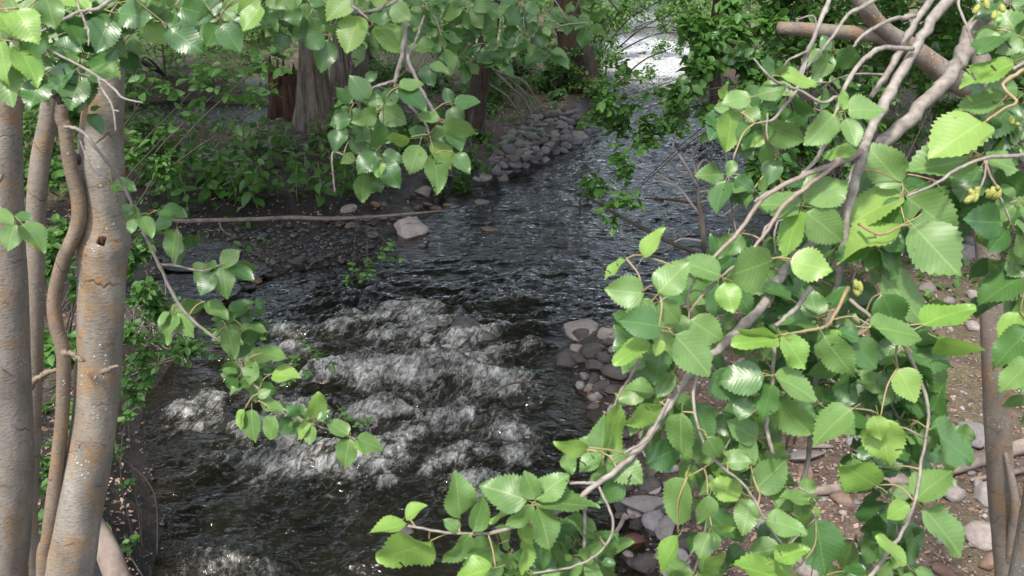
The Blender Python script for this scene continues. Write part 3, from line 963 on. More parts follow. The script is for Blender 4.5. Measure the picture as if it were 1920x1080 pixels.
# ------------------------------------------------------------------ leaves
def alder_leaf(seed, mats, teeth=11, hole=False):
    """blade from (0,0) to (0,1) with serrate margin, pleats and petiole; returns a mesh"""
    r = np.random.default_rng(seed)
    ns = teeth * 2
    t = np.linspace(0, 1, ns + 1)
    wmax = 0.385 * r.uniform(.88, 1.08)
    hw = wmax * np.sin(np.pi * np.clip(t, 0, 1) ** (0.76 + r.uniform(-.08, .07))) ** np.where(t > .4, .66 + .42 * (t - .4), .66)
    hw = np.maximum(hw, 0.004)
    fold = r.uniform(.12, .50); curl = r.uniform(-.1, .65); und = r.uniform(.02, .075); ph = r.uniform(0, 6)
    V, uv, F = [], [], []
    fr = [-1, -.55, 0, .55, 1]
    for i, ti in enumerate(t):
        for k, f in enumerate(fr):
            a = abs(f)
            w = hw[i] * a
            yy = ti
            if a == 1:
                big = (i % 2 == 1)
                w *= 1 + (0.065 if big else -0.05) + r.uniform(-.035, .035)
                yy += 0.018 if big else -0.008
            x = math.copysign(w, f) if f else 0.0
            zz = fold * w * (1 - .9 * w) + .05 * math.sin(ti * 5 + ph * 2) * (1 if f > 0 else -.6) * a - curl * ti * ti * .5 + und * math.sin(ti * 9 + ph + f) * a
            zz += 0.0025 * math.cos((ti - .6 * w) * 2 * math.pi * 10.5) * (1 if 0.1 < a < 1 else .6 if a == 1 else 0)
            V.append((x, yy, zz)); uv.append((0.5 + x, yy))
    for i in range(ns):
        for k in range(4):
            a = i * 5 + k
            F.append((a, a + 1, a + 6, a + 5))
    if hole:
        for _ in range(r.integers(1, 4)):
            i0, k0 = r.integers(5, ns - 3), r.integers(0, 4)
            F = [f for f in F if f != (i0 * 5 + k0, i0 * 5 + k0 + 1, i0 * 5 + k0 + 6, i0 * 5 + k0 + 5)]
    n0 = len(V)
    # petiole
    pl = r.uniform(.18, .30)
    path = [(0, .04, 0.004), (0, -.02, -.004), (0, -pl * .5, -.02 + curl * .05), (0, -pl, .0)]
    for i, p in enumerate(path):
        for a in (0, 2.09, 4.19):
            rr = .010 if i else .005
            V.append((p[0] + rr * math.cos(a), p[1], p[2] + rr * math.sin(a))); uv.append((.5, 0))
    PF = []
    for i in range(3):
        for k in range(3):
            a, b = n0 + i * 3 + k, n0 + i * 3 + (k + 1) % 3
            PF.append((a, b, b + 3, a + 3))
    me = mesh_np('leaf', V, np.array(F + PF), mats, uv=uv)
    mi = np.array([0] * len(F) + [1] * len(PF), dtype=np.int32)
    if len(me.polygons) == len(mi):
        me.polygons.foreach_set('material_index', mi)
    return me


def small_leaf(seed, mats):
    r = np.random.default_rng(seed)
    t = np.linspace(0, 1, 7)
    hw = 0.27 * np.sin(np.pi * t ** .8) ** .8 + .003
    fold = r.uniform(.15, .45); curl = r.uniform(.1, .5)
    V, uv, F = [], [], []
    for ti, w in zip(t, hw):
        for f in (-1, 0, 1):
            V.append((w * f, ti, fold * w * abs(f) - curl * ti * ti * .5)); uv.append((.5 + w * f, ti))
    for i in range(6):
        for k in range(2):
            a = i * 3 + k
            F.append((a, a + 1, a + 4, a + 3))
    V += [(-.01, 0, 0), (.01, 0, 0), (0, -.16, .01)]; uv += [(.5, 0)] * 3
    return mesh_np('leaf', V, [np.array(F), np.array([[21, 22, 23]])], mats, uv=uv)


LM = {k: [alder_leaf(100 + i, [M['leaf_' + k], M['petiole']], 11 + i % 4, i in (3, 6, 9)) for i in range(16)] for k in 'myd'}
LS = [small_leaf(i, [M['leaf_s']]) for i in range(8)]
# simple leaf for masses
SLV = np.array([(0, 0, 0), (-.30, .36, .09), (0, .42, -.02), (.30, .36, .09), (-.22, .74, .03), (.22, .74, .03), (0, 1, -.14)], float)
SLT = np.array([(0, 2, 1), (0, 3, 2), (1, 2, 4), (2, 3, 5), (2, 6, 4), (2, 5, 6)])


def leaf_mass(P, S, mat, name, parent, droop=0.35, seed=0, sides=None):
    """P (n,3) bases, S (n) lengths -> one mesh of folded leaves"""
    r = np.random.default_rng(seed)
    n = len(P)
    a = r.uniform(0, 6.28, n)
    Yv = np.stack([np.cos(a), np.sin(a), r.normal(-droop, .45, n)], -1)
    Yv /= np.linalg.norm(Yv, axis=1)[:, None]
    N = np.stack([r.normal(0, .45, n), r.normal(0, .45, n), np.ones(n)], -1)
    N -= Yv * (N * Yv).sum(1)[:, None]; N /= np.linalg.norm(N, axis=1)[:, None]
    X = np.cross(Yv, N)
    v = SLV[None] * S[:, None, None]
    W = X[:, None] * v[..., 0:1] + Yv[:, None] * v[..., 1:2] + N[:, None] * v[..., 2:3] + P[:, None]
    F = (SLT[None] + (np.arange(n) * 7)[:, None, None]).reshape(-1, 3)
    uv = np.tile(np.stack([SLV[:, 0] + .5, SLV[:, 1]], -1), (n, 1))
    return wobj(name, W.reshape(-1, 3), F, mat, parent, uv=uv, smooth=False)


def put_leaf(parent, P, Q, w, meshes, flip=0.2, dark=None, vdir=None):
    P, Q = Vector(P), Vector(Q)
    Yv = Q - P
    L = Yv.length
    Yv.normalize()
    V = (CP - (P + Q) / 2).normalized() if vdir is None else Vector(vdir)
    n0 = V - Yv * V.dot(Yv)
    if n0.length < 1e-3: n0 = Vector((0, 0, 1)) - Yv * Yv.z
    n0.normalize()
    ang = math.acos(max(.15, min(1.0, w / .80))) + random.uniform(-.08, .08)
    side = Yv.cross(n0)
    cands = [n0 * math.cos(ang) + side * math.sin(ang) * s for s in (1, -1)]
    cands.sort(key=lambda c: -c.z)
    N = cands[0] if random.random() > flip else cands[1]
    X = Yv.cross(N)
    o = bpy.data.objects.new('leaf', random.choice(meshes))
    COL.objects.link(o)
    o.parent = parent
    loc = P - Vector(parent.location)
    o.matrix_basis = Matrix(((X.x * L, Yv.x * L, N.x * L, loc.x), (X.y * L, Yv.y * L, N.y * L, loc.y), (X.z * L, Yv.z * L, N.z * L, loc.z), (0, 0, 0, 1)))
    return o


MORE = {}
_mc = {}


def mesh_arrays(me):
    if me.name not in _mc:
        V = np.empty(len(me.vertices) * 3); me.vertices.foreach_get('co', V)
        F = [tuple(p.vertices) for p in me.polygons]
        uvl = np.empty(len(me.loops) * 2); me.uv_layers[0].data.foreach_get('uv', uvl)
        li = np.empty(len(me.loops), dtype=np.int64); me.loops.foreach_get('vertex_index', li)
        uv = np.zeros((len(me.vertices), 2)); uv[li] = uvl.reshape(-1, 2)
        mi = [p.material_index for p in me.polygons]
        _mc[me.name] = (V.reshape(-1, 3), np.array(F), uv, np.array(mi))
    return _mc[me.name]


def join_surplus():
    """leaves past the 300 that are parts of their own become one part of the tree"""
    for rn, objs in MORE.items():
        root = bpy.data.objects[rn]
        mats = [M['leaf_m'], M['leaf_y'], M['leaf_d'], M['petiole']]
        V_, F_, U_, I_, n = [], [], [], [], 0
        for o in objs:
            V, F, uv, mi = mesh_arrays(o.data)
            m = np.array(o.matrix_basis)
            V_.append(V @ m[:3, :3].T + m[:3, 3]); F_.append(F + n); U_.append(uv)
            a = mats.index(o.data.materials[0])
            I_.append(np.where(mi == 0, a, 3)); n += len(V)
            bpy.data.objects.remove(o)
        me = mesh_np('foliage', np.vstack(V_), np.vstack(F_), mats, uv=np.vstack(U_))
        I_ = np.concatenate(I_).astype(np.int32)
        if len(I_) == len(me.polygons): me.polygons.foreach_set('material_index', I_)
        obj('foliage', me, root)['kind'] = 'stuff'


class Tree:
    """a thing with branches; remembers its branch points so that twigs can be joined on"""
    def __init__(s, name, base, label, cat, group=None):
        s.root = empty(name, base, label, cat, group)
        s.pts, s.rad, s.nleaf = [], [], 0
    def branch(s, pts, radii, mat, name='branch', sides=8, per=6, **kw):
        V, F, uv = tube(pts, radii, sides=sides, per=per, **kw)
        path, ts = smooth_path(pts, per)
        s.pts += [Vector(p) for p in path]
        rr = np.interp(ts / ts[-1], np.linspace(0, 1, len(radii)), radii) if not np.isscalar(radii) else [radii] * len(path)
        s.rad += list(rr)
        return wobj(name, V, F, mat, s.root, uv=uv)
    def nearest(s, p):
        return min(s.pts, key=lambda q: (q - p).length_squared)
    def twig_to(s, p, r=0.0016, mat=None, sag=0.02, name='twig', maxd=0.6):
        q = s.nearest(Vector(p))
        d = (q - Vector(p)).length
        if d < 0.012 or d > maxd: return
        mid = (q + Vector(p)) / 2 + Vector((random.uniform(-.1, .1) * d, random.uniform(-.1, .1) * d, random.uniform(.0, .18) * d))
        if d > .13: mat = random.choice([M['twig'], M['twig_red']]); r *= 1.15
        V, F, uv = tube([q, mid, p], [r * 1.3, r * 1.0, r * .75], sides=5, per=4)
        wobj(name, V, F, mat or M['twig'], s.root, uv=uv)
        s.pts += [Vector(mid), Vector(p)]
    def leaf(s, P, Q, w, kind, flip=.2):
        s.nleaf += 1
        o = put_leaf(s.root, P, Q, w, LM[kind], flip)
        if s.nleaf > 296:
            MORE.setdefault(s.root.name, []).append(o)
        return o


def explicit(tree, specs, depth, jit=0.06):
    """specs: (bx, by, tx, ty, w, kind[, depth offset]); joins each cluster to the nearest branch"""
    cl = []
    for sp in specs:
        b = (sp[0], sp[1]); dz = sp[6] if len(sp) > 6 else 0.0
        for c in cl:
            if abs(c[0] - b[0]) < 26 and abs(c[1] - b[1]) < 26 and abs(c[2] - dz) < .12: break
        else:
            c = [b[0], b[1], dz, random.uniform(-jit, jit)]
            cl.append(c)
            dd = depth(*b) if callable(depth) else depth
            tree.twig_to(pt(b[0] + random.uniform(-4, 4), b[1] - 3, dd + c[3] + dz), 0.0014, M['shoot'])
        dd = (depth(*b) if callable(depth) else depth) + c[3] + dz
        P = pt(sp[0], sp[1], dd)
        L = math.hypot(sp[2] - sp[0], sp[3] - sp[1]) / FPX * dd
        Q = pt(sp[2], sp[3], dd + random.uniform(-.35, .25) * L)
        tree.leaf(P, Q, sp[4], sp[5])


def fill(tree, poly, n, depth, L0, L1, kinds, gaps=(), per=(3, 5), stuff_after=10 ** 9, down=0.5, mat=None):
    """sprigs of leaves at random places of a region, each joined to the nearest branch"""
    P = np.array(poly, float)
    x0, y0 = P.min(0); x1, y1 = P.max(0)
    k = t = 0
    while k < n and t < n * 60:
        t += 1
        px, py = random.uniform(x0, x1), random.uniform(y0, y1)
        if not inpoly(px, py, P) or any(inpoly(px, py, g) for g in gaps): continue
        dd = depth[0] + (depth[1] - depth[0]) * random.random()
        c = pt(px, py, dd)
        tree.twig_to(c, 0.0016, mat or random.choice([M['twig'], M['shoot'], M['twig_red']]), maxd=1.2)
        a0 = random.uniform(0, 6.28)
        m = random.randint(*per)
        for j in range(m):
            a = a0 + j * 6.28 / m + random.uniform(-.5, .5)
            dx, dy = math.cos(a), math.sin(a) * .8 + down
            l = math.hypot(dx, dy) + .01
            L = random.uniform(L0, L1) * random.choice([1, 1, .8, .55])
            pxl = L / dd * FPX * random.uniform(.75, 1)
            off = .22 * L / dd * FPX
            bx, by = px + dx / l * off, py + dy / l * off
            A = pt(bx, by, dd + random.uniform(-.02, .02))
            B = pt(bx + dx / l * pxl, by + dy / l * pxl, dd + random.uniform(-.5, .35) * L)
            if any(inpoly(bx + dx / l * pxl * .8, by + dy / l * pxl * .8, g) for g in gaps): continue
            tree.leaf(A, B, random.uniform(.42, .82), random.choice(kinds))
        k += 1


# ------------------------------------------------------------------ alder on the right, in front
RD = lambda px, py: 1.42 + 0.18 * max(0, (px - 1300) / 600) * (1 if py < 600 else .6)
tb = pt(2300, -300, 1.9)
T = Tree('alder_tree', (tb.x, tb.y, gh(tb.x, tb.y)), 'big foreground alder reaching in from the right with bright serrated leaves over grey branches', 'tree')
T.branch([(tb.x, tb.y, gh(tb.x, tb.y) - .2), (tb.x + .04, tb.y, 1.5), (tb.x - .03, tb.y, 2.8), tb, (tb.x - .1, tb.y + .05, 5), (tb.x, tb.y, 6.5)], [.11, .095, .085, .075, .06, .03], M['bark_main'], 'trunk', sides=14)


def br(pts, wpx, mat='twig', d=None, name='branch', **kw):
    """pts: (px, py[, depth]); wpx widths in photo pixels"""
    P, R_ = [], []
    for i, p in enumerate(pts):
        dd = p[2] if len(p) > 2 else (RD(p[0], p[1]) if d is None else d)
        P.append(pt(p[0], p[1], dd))
        w = np.interp(i / (len(pts) - 1), np.linspace(0, 1, len(wpx)), wpx)
        R_.append(max(.0011, w * .5 / FPX * dd))
    return P, R_


def rb(pts, wpx, mat='twig', d=None, name='branch', tree=None, **kw):
    P, R_ = br(pts, wpx, mat, d)
    kw.setdefault('bump', .14); kw.setdefault('bfreq', 18); kw.setdefault('kink', .2)
    return (tree or T).branch(P, R_, M[mat] if isinstance(mat, str) else mat, name, seed=random.random() * 50, **kw)


rb([(2300, -300, 1.9), (2050, -150, 1.85), (1850, 20, 1.75), (1808, 95, 1.74), (1765, 160, 1.72), (1690, 235, 1.70), (1625, 300, 1.68), (1585, 372, 1.66), (1540, 440, 1.64), (1475, 505, 1.6), (1420, 585, 1.55), (1362, 640, 1.52), (1310, 692, 1.49), (1270, 732, 1.47), (1235, 790, 1.46), (1190, 850, 1.44), (1120, 907, 1.42), (1045, 960, 1.41), (930, 997, 1.40), (850, 1000, 1.39), (765, 986, 1.38)],
   [54, 44, 32, 30, 29, 27, 26, 25, 24, 22, 18, 16, 15, 14, 14, 13, 11, 9, 6, 5, 4], sides=10)
rb([(2300, -420, 1.95), (1900, -200, 1.8), (1775, 0, 1.66), (1715, 95, 1.64), (1660, 190, 1.6), (1632, 250, 1.58), (1615, 290, 1.56), (1592, 380, 1.56), (1582, 450, 1.58), (1568, 540, 1.62), (1545, 640, 1.66), (1525, 760, 1.68), (1512, 870, 1.7), (1498, 935, 1.72)], [30, 26, 20, 19, 19, 18, 18, 17, 15, 13, 12, 11, 10, 9])
rb([(1900, -200, 1.8), (1750, -5, 1.7), (1700, 75, 1.68), (1662, 140, 1.66), (1633, 182, 1.65)], [18, 14, 13, 12, 10])
rb([(1615, 287, 1.56), (1545, 315, 1.5), (1460, 352, 1.45), (1420, 385), (1385, 435), (1330, 492), (1300, 530), (1287, 572)], [16, 11, 9, 8, 8, 6, 5, 4], 'twig_red')
rb([(1575, 300, 1.52), (1520, 345), (1470, 385), (1440, 430), (1400, 480), (1350, 520), (1312, 560), (1298, 578)], [11, 9, 8, 7, 6, 5, 5, 4], 'twig_red')
rb([(1712, 92, 1.62), (1650, 92, 1.58), (1608, 125, 1.55), (1580, 172, 1.52), (1562, 235, 1.5), (1540, 285), (1500, 330), (1440, 362), (1415, 378)], [9, 9, 9, 8, 8, 8, 7, 7, 6])
rb([(1590, -60, 1.5), (1555, 0, 1.48), (1530, 60, 1.46), (1505, 122), (1495, 165), (1470, 200), (1448, 225), (1415, 231)], [9, 9, 8, 8, 7, 7, 5, 3])
rb([(1700, -50, 1.6), (1640, 0, 1.56), (1590, 28, 1.54), (1560, 70, 1.52), (1510, 130, 1.5)], [8, 8, 7, 6, 5])
rb([(1570, 182, 1.52), (1540, 192, 1.5), (1500, 170, 1.48), (1450, 150, 1.46), (1413, 110, 1.45)], [6, 6, 5, 5, 3])
rb([(1715, 30, 1.64), (1668, 38, 1.6), (1620, 65, 1.58), (1600, 88, 1.57)], [9, 8, 7, 5])
rb([(1515, 95, 1.47), (1480, 112, 1.45), (1470, 124, 1.45)], [5, 4, 3], name='twig')
rb([(1440, 212), (1437, 240), (1440, 262)], [3, 3, 2], name='twig')
rb([(1500, 160), (1530, 40, 1.47), (1492, 35, 1.47)], [3, 3, 2], name='twig')
rb([(1800, -30, 1.7), (1797, 10, 1.68), (1812, 48, 1.66), (1822, 82, 1.66)], [5, 5, 4, 3], name='twig')
rb([(1097, 930), (1096, 975), (1095, 1028)], [7, 6, 5], name='twig')
rb([(1120, 906), (1095, 905), (1068, 907)], [8, 6, 5], name='twig')
rb([(1255, 748), (1215, 820), (1170, 850)], [7, 6, 4], name='twig')
rb([(1200, 674), (1178, 712), (1160, 740), (1152, 762)], [6, 5, 4, 3], 'twig_red', name='twig')
rb([(1452, 640), (1446, 730), (1438, 800), (1450, 850)], [8, 8, 8, 6], name='twig')
rb([(1520, 540), (1490, 580), (1455, 610)], [10, 8, 7])
rb([(1440, 480, 1.5), (1430, 440, 1.47), (1445, 418, 1.47), (1468, 412, 1.47)], [3, 4, 4, 3], name='twig')
rb([(1455, 480, 1.5), (1452, 440, 1.47), (1458, 415, 1.47)], [3, 4, 3], name='twig')
rb([(1920, 130, 1.5), (1880, 160, 1.48), (1905, 190, 1.47), (1880, 205, 1.46), (1848, 228, 1.45)], [8, 6, 6, 5, 4], 'shoot')
rb([(1990, 60, 1.6), (1930, 110, 1.52), (1900, 130, 1.5)], [10, 8, 6])
rb([(2000, 250, 1.65), (1920, 290, 1.55), (1850, 296, 1.5), (1790, 320, 1.5), (1755, 345, 1.48), (1700, 368, 1.46)], [12, 9, 7, 6, 5, 4])
rb([(1845, 300, 1.5), (1860, 335, 1.5), (1878, 360, 1.5)], [5, 4, 3], 'twig_red', name='twig')
rb([(1850, 300, 1.5), (1845, 335, 1.5), (1830, 368, 1.5)], [4, 4, 3], 'twig_red', name='twig')
rb([(2000, 480, 1.6), (1940, 500, 1.55), (1915, 520, 1.52)], [9, 7, 4])
rb([(1610, 420, 1.55), (1650, 440, 1.5), (1690, 424, 1.48), (1710, 420, 1.47)], [6, 5, 4, 3], 'shoot')
rb([(1465, 628), (1500, 622), (1540, 615), (1560, 600, 1.5), (1590, 540, 1.56)], [4, 5, 6, 6, 8], 'shoot')
rb([(1680, 610, 1.52), (1682, 640, 1.5), (1680, 662, 1.5)], [5, 5, 4], 'twig_red', name='twig')
rb([(1590, 560, 1.58), (1640, 600, 1.55), (1690, 640, 1.52), (1740, 760, 1.55), (1725, 880, 1.52), (1715, 940, 1.48), (1690, 1000, 1.5), (1655, 1050, 1.5), (1620, 1100, 1.5)], [8, 7, 7, 6, 6, 6, 7, 8, 9])
rb([(1310, 692), (1300, 760), (1330, 850), (1400, 915), (1440, 985), (1500, 1060)], [6, 6, 5, 5, 5, 4], 'twig')
rb([(1120, 906), (1150, 980), (1130, 1030), (1080, 1060), (1000, 1075)], [5, 5, 4, 4, 4], 'twig')

RS = [
 # lowest spray over the water
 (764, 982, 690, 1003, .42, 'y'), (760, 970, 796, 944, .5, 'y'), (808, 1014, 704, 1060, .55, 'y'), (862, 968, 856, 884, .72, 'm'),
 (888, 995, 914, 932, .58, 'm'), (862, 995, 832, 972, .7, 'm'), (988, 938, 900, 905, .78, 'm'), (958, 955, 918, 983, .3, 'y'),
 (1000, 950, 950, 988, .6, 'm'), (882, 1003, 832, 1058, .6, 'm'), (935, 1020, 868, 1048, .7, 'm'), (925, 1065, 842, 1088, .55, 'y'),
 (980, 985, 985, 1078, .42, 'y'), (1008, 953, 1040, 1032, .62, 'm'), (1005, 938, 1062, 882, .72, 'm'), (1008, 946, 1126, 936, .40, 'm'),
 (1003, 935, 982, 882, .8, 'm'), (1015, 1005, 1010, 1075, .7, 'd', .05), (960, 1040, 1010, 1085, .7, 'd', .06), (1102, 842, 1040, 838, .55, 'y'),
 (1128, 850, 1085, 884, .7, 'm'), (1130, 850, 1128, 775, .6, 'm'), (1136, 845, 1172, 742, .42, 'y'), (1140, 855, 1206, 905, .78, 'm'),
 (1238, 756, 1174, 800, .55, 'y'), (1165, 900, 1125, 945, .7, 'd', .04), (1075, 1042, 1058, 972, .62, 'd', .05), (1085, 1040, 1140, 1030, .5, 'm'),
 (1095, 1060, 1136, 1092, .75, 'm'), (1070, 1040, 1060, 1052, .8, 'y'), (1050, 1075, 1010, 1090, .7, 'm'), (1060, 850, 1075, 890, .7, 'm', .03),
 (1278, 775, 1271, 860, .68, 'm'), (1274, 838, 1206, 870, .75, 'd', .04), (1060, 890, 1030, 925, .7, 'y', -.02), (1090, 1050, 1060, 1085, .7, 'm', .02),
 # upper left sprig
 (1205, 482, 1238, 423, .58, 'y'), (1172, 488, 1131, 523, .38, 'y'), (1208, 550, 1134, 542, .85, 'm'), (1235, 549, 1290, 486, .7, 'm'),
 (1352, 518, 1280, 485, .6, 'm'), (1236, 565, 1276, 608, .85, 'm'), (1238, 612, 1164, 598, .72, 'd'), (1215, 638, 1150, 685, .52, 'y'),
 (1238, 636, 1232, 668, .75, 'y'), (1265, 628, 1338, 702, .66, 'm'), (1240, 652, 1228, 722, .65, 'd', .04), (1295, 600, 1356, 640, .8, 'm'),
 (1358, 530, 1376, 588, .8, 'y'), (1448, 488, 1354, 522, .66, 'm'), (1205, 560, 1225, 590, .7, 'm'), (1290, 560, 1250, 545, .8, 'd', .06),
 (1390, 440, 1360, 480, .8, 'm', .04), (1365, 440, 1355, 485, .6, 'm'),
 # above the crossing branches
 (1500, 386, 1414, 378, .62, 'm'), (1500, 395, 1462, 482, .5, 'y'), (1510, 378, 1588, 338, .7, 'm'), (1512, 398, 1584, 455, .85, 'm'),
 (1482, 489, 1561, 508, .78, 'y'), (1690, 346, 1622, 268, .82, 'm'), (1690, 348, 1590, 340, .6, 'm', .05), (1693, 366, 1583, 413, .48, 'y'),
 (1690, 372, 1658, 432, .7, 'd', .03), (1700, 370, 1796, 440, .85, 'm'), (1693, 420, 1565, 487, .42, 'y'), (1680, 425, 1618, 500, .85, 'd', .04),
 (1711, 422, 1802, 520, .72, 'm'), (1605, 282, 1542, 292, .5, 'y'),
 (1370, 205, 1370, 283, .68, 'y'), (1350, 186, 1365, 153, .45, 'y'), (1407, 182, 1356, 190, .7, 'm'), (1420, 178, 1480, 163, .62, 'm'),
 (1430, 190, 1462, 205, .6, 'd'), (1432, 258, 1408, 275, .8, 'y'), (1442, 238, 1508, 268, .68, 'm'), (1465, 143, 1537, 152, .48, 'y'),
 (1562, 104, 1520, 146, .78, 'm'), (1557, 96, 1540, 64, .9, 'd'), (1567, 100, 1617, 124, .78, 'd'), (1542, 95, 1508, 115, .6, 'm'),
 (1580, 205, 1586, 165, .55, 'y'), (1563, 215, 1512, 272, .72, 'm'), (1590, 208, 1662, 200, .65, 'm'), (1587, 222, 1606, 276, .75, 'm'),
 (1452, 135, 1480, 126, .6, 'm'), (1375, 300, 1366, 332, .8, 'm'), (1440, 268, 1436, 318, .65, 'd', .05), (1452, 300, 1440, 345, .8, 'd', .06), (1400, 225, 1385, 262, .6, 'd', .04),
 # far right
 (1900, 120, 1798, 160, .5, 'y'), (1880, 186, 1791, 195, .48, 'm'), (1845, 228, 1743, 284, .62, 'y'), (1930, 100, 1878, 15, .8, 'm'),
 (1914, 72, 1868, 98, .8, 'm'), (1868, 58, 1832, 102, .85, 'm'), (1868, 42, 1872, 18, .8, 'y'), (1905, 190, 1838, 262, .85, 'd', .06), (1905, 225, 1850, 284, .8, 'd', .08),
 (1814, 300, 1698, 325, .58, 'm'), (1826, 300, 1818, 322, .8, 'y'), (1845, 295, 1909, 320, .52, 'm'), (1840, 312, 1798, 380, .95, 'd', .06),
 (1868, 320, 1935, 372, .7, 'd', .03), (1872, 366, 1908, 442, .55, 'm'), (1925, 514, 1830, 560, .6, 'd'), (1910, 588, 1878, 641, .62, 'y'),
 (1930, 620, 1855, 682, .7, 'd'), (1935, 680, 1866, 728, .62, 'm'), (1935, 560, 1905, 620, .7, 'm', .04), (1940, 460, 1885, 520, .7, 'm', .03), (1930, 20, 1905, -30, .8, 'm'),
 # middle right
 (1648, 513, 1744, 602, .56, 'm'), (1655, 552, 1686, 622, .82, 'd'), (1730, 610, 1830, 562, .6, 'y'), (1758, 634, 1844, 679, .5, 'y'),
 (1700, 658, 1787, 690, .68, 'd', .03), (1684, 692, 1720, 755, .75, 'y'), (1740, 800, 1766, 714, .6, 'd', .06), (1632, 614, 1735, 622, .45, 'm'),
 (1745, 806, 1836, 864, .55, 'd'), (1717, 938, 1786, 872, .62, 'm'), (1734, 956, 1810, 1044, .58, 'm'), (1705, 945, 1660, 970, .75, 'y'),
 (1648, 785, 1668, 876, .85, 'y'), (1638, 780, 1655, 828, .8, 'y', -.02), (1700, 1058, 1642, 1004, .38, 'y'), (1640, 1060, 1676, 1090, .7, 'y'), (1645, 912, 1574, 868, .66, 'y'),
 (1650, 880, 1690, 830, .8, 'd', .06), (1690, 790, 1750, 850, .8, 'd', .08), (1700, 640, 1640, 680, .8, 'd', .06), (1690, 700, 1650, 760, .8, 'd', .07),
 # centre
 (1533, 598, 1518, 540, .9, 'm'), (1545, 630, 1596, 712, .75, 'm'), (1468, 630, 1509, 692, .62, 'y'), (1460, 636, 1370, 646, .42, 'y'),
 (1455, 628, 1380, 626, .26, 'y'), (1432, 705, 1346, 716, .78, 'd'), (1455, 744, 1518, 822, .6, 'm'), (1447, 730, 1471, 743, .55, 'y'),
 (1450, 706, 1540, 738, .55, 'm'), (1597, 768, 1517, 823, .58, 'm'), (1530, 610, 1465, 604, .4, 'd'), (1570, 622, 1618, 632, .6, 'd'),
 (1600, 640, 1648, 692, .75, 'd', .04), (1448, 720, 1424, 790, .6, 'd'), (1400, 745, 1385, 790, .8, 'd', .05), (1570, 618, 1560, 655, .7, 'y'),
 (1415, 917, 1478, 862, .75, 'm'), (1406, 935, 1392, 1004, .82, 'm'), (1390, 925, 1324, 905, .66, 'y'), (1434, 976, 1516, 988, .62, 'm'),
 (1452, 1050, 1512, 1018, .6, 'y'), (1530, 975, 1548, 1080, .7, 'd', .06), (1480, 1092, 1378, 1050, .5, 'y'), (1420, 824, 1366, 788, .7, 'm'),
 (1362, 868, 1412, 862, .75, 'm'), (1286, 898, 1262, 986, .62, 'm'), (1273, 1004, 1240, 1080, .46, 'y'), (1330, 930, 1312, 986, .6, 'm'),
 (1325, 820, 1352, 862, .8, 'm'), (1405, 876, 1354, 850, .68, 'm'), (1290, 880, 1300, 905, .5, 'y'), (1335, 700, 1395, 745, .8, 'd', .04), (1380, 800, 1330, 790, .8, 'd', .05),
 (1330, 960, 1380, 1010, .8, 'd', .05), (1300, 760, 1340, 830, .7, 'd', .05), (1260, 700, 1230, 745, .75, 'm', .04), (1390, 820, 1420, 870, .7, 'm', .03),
]
explicit(T, RS, RD)
GAPS = [[(1150, 870), (1255, 870), (1300, 960), (1230, 1080), (1120, 1080), (1150, 950)],
        [(1465, 800), (1580, 790), (1600, 860), (1560, 900), (1620, 960), (1570, 1080), (1530, 1020), (1540, 930), (1470, 850)],
        [(1800, 420), (1920, 440), (1860, 520), (1720, 560), (1720, 500), (1800, 520)],
        [(1790, 700), (1850, 690), (1920, 740), (1920, 1080), (1820, 1080), (1740, 1060), (1720, 960), (1850, 870)],
        [(1600, 240), (1740, 240), (1760, 320), (1640, 330)]]
fill(T, [(1300, 520), (1400, 440), (1500, 400), (1640, 420), (1700, 560), (1760, 700), (1700, 780), (1560, 790), (1400, 860), (1300, 860), (1270, 760), (1320, 680)], 72, (1.52, 1.9), .048, .072, 'mdmdd', GAPS)
fill(T, [(1260, 900), (1330, 840), (1480, 850), (1560, 960), (1560, 1090), (1260, 1090)], 30, (1.48, 1.8), .05, .07, 'mdmy', GAPS)
fill(T, [(1480, 780), (1700, 700), (1790, 800), (1760, 900), (1720, 1090), (1580, 1090), (1620, 950), (1560, 880)], 40, (1.55, 1.9), .05, .07, 'mdd', GAPS)
fill(T, [(940, 1000), (1060, 940), (1130, 960), (1120, 1090), (900, 1090)], 13, (1.43, 1.6), .05, .07, 'mdm')
fill(T, [(1360, 150), (1500, 120), (1620, 180), (1580, 300), (1420, 400), (1350, 340)], 13, (1.7, 2.0), .05, .07, 'dmd')
fill(T, [(1780, 0), (1930, 0), (1930, 460), (1830, 400), (1800, 300), (1830, 200), (1830, 80)], 20, (1.6, 1.85), .06, .08, 'dmd')
fill(T, [(1870, 460), (1960, 460), (1960, 760), (1880, 740)], 8, (1.6, 1.8), .06, .08, 'dm')


def cones(tree, px, py, d, n, spread=14):
    V0, F0 = ico(3)
    for i in range(n):
        x, y = px + random.uniform(-spread, spread), py + random.uniform(-spread * .6, spread * .6)
        c = pt(x, y, d + random.uniform(-.01, .01))
        s = random.uniform(.0048, .0068)
        bumpy = 1 + .13 * np.sin(V0[:, 2:3] * 13 + np.arctan2(V0[:, 1:2], V0[:, 0:1]) * 4) * np.sin(V0[:, 2:3] * 13 - np.arctan2(V0[:, 1:2], V0[:, 0:1]) * 4)
        W = V0 * bumpy * np.array([s * .85, s * .85, s * 1.55])
        rot = np.array(Euler((random.uniform(-.9, .9), random.uniform(-.9, .9), 0)).to_matrix())
        wobj('seed_cone', W @ rot.T + np.array(c), F0, M['catkin'], tree.root)


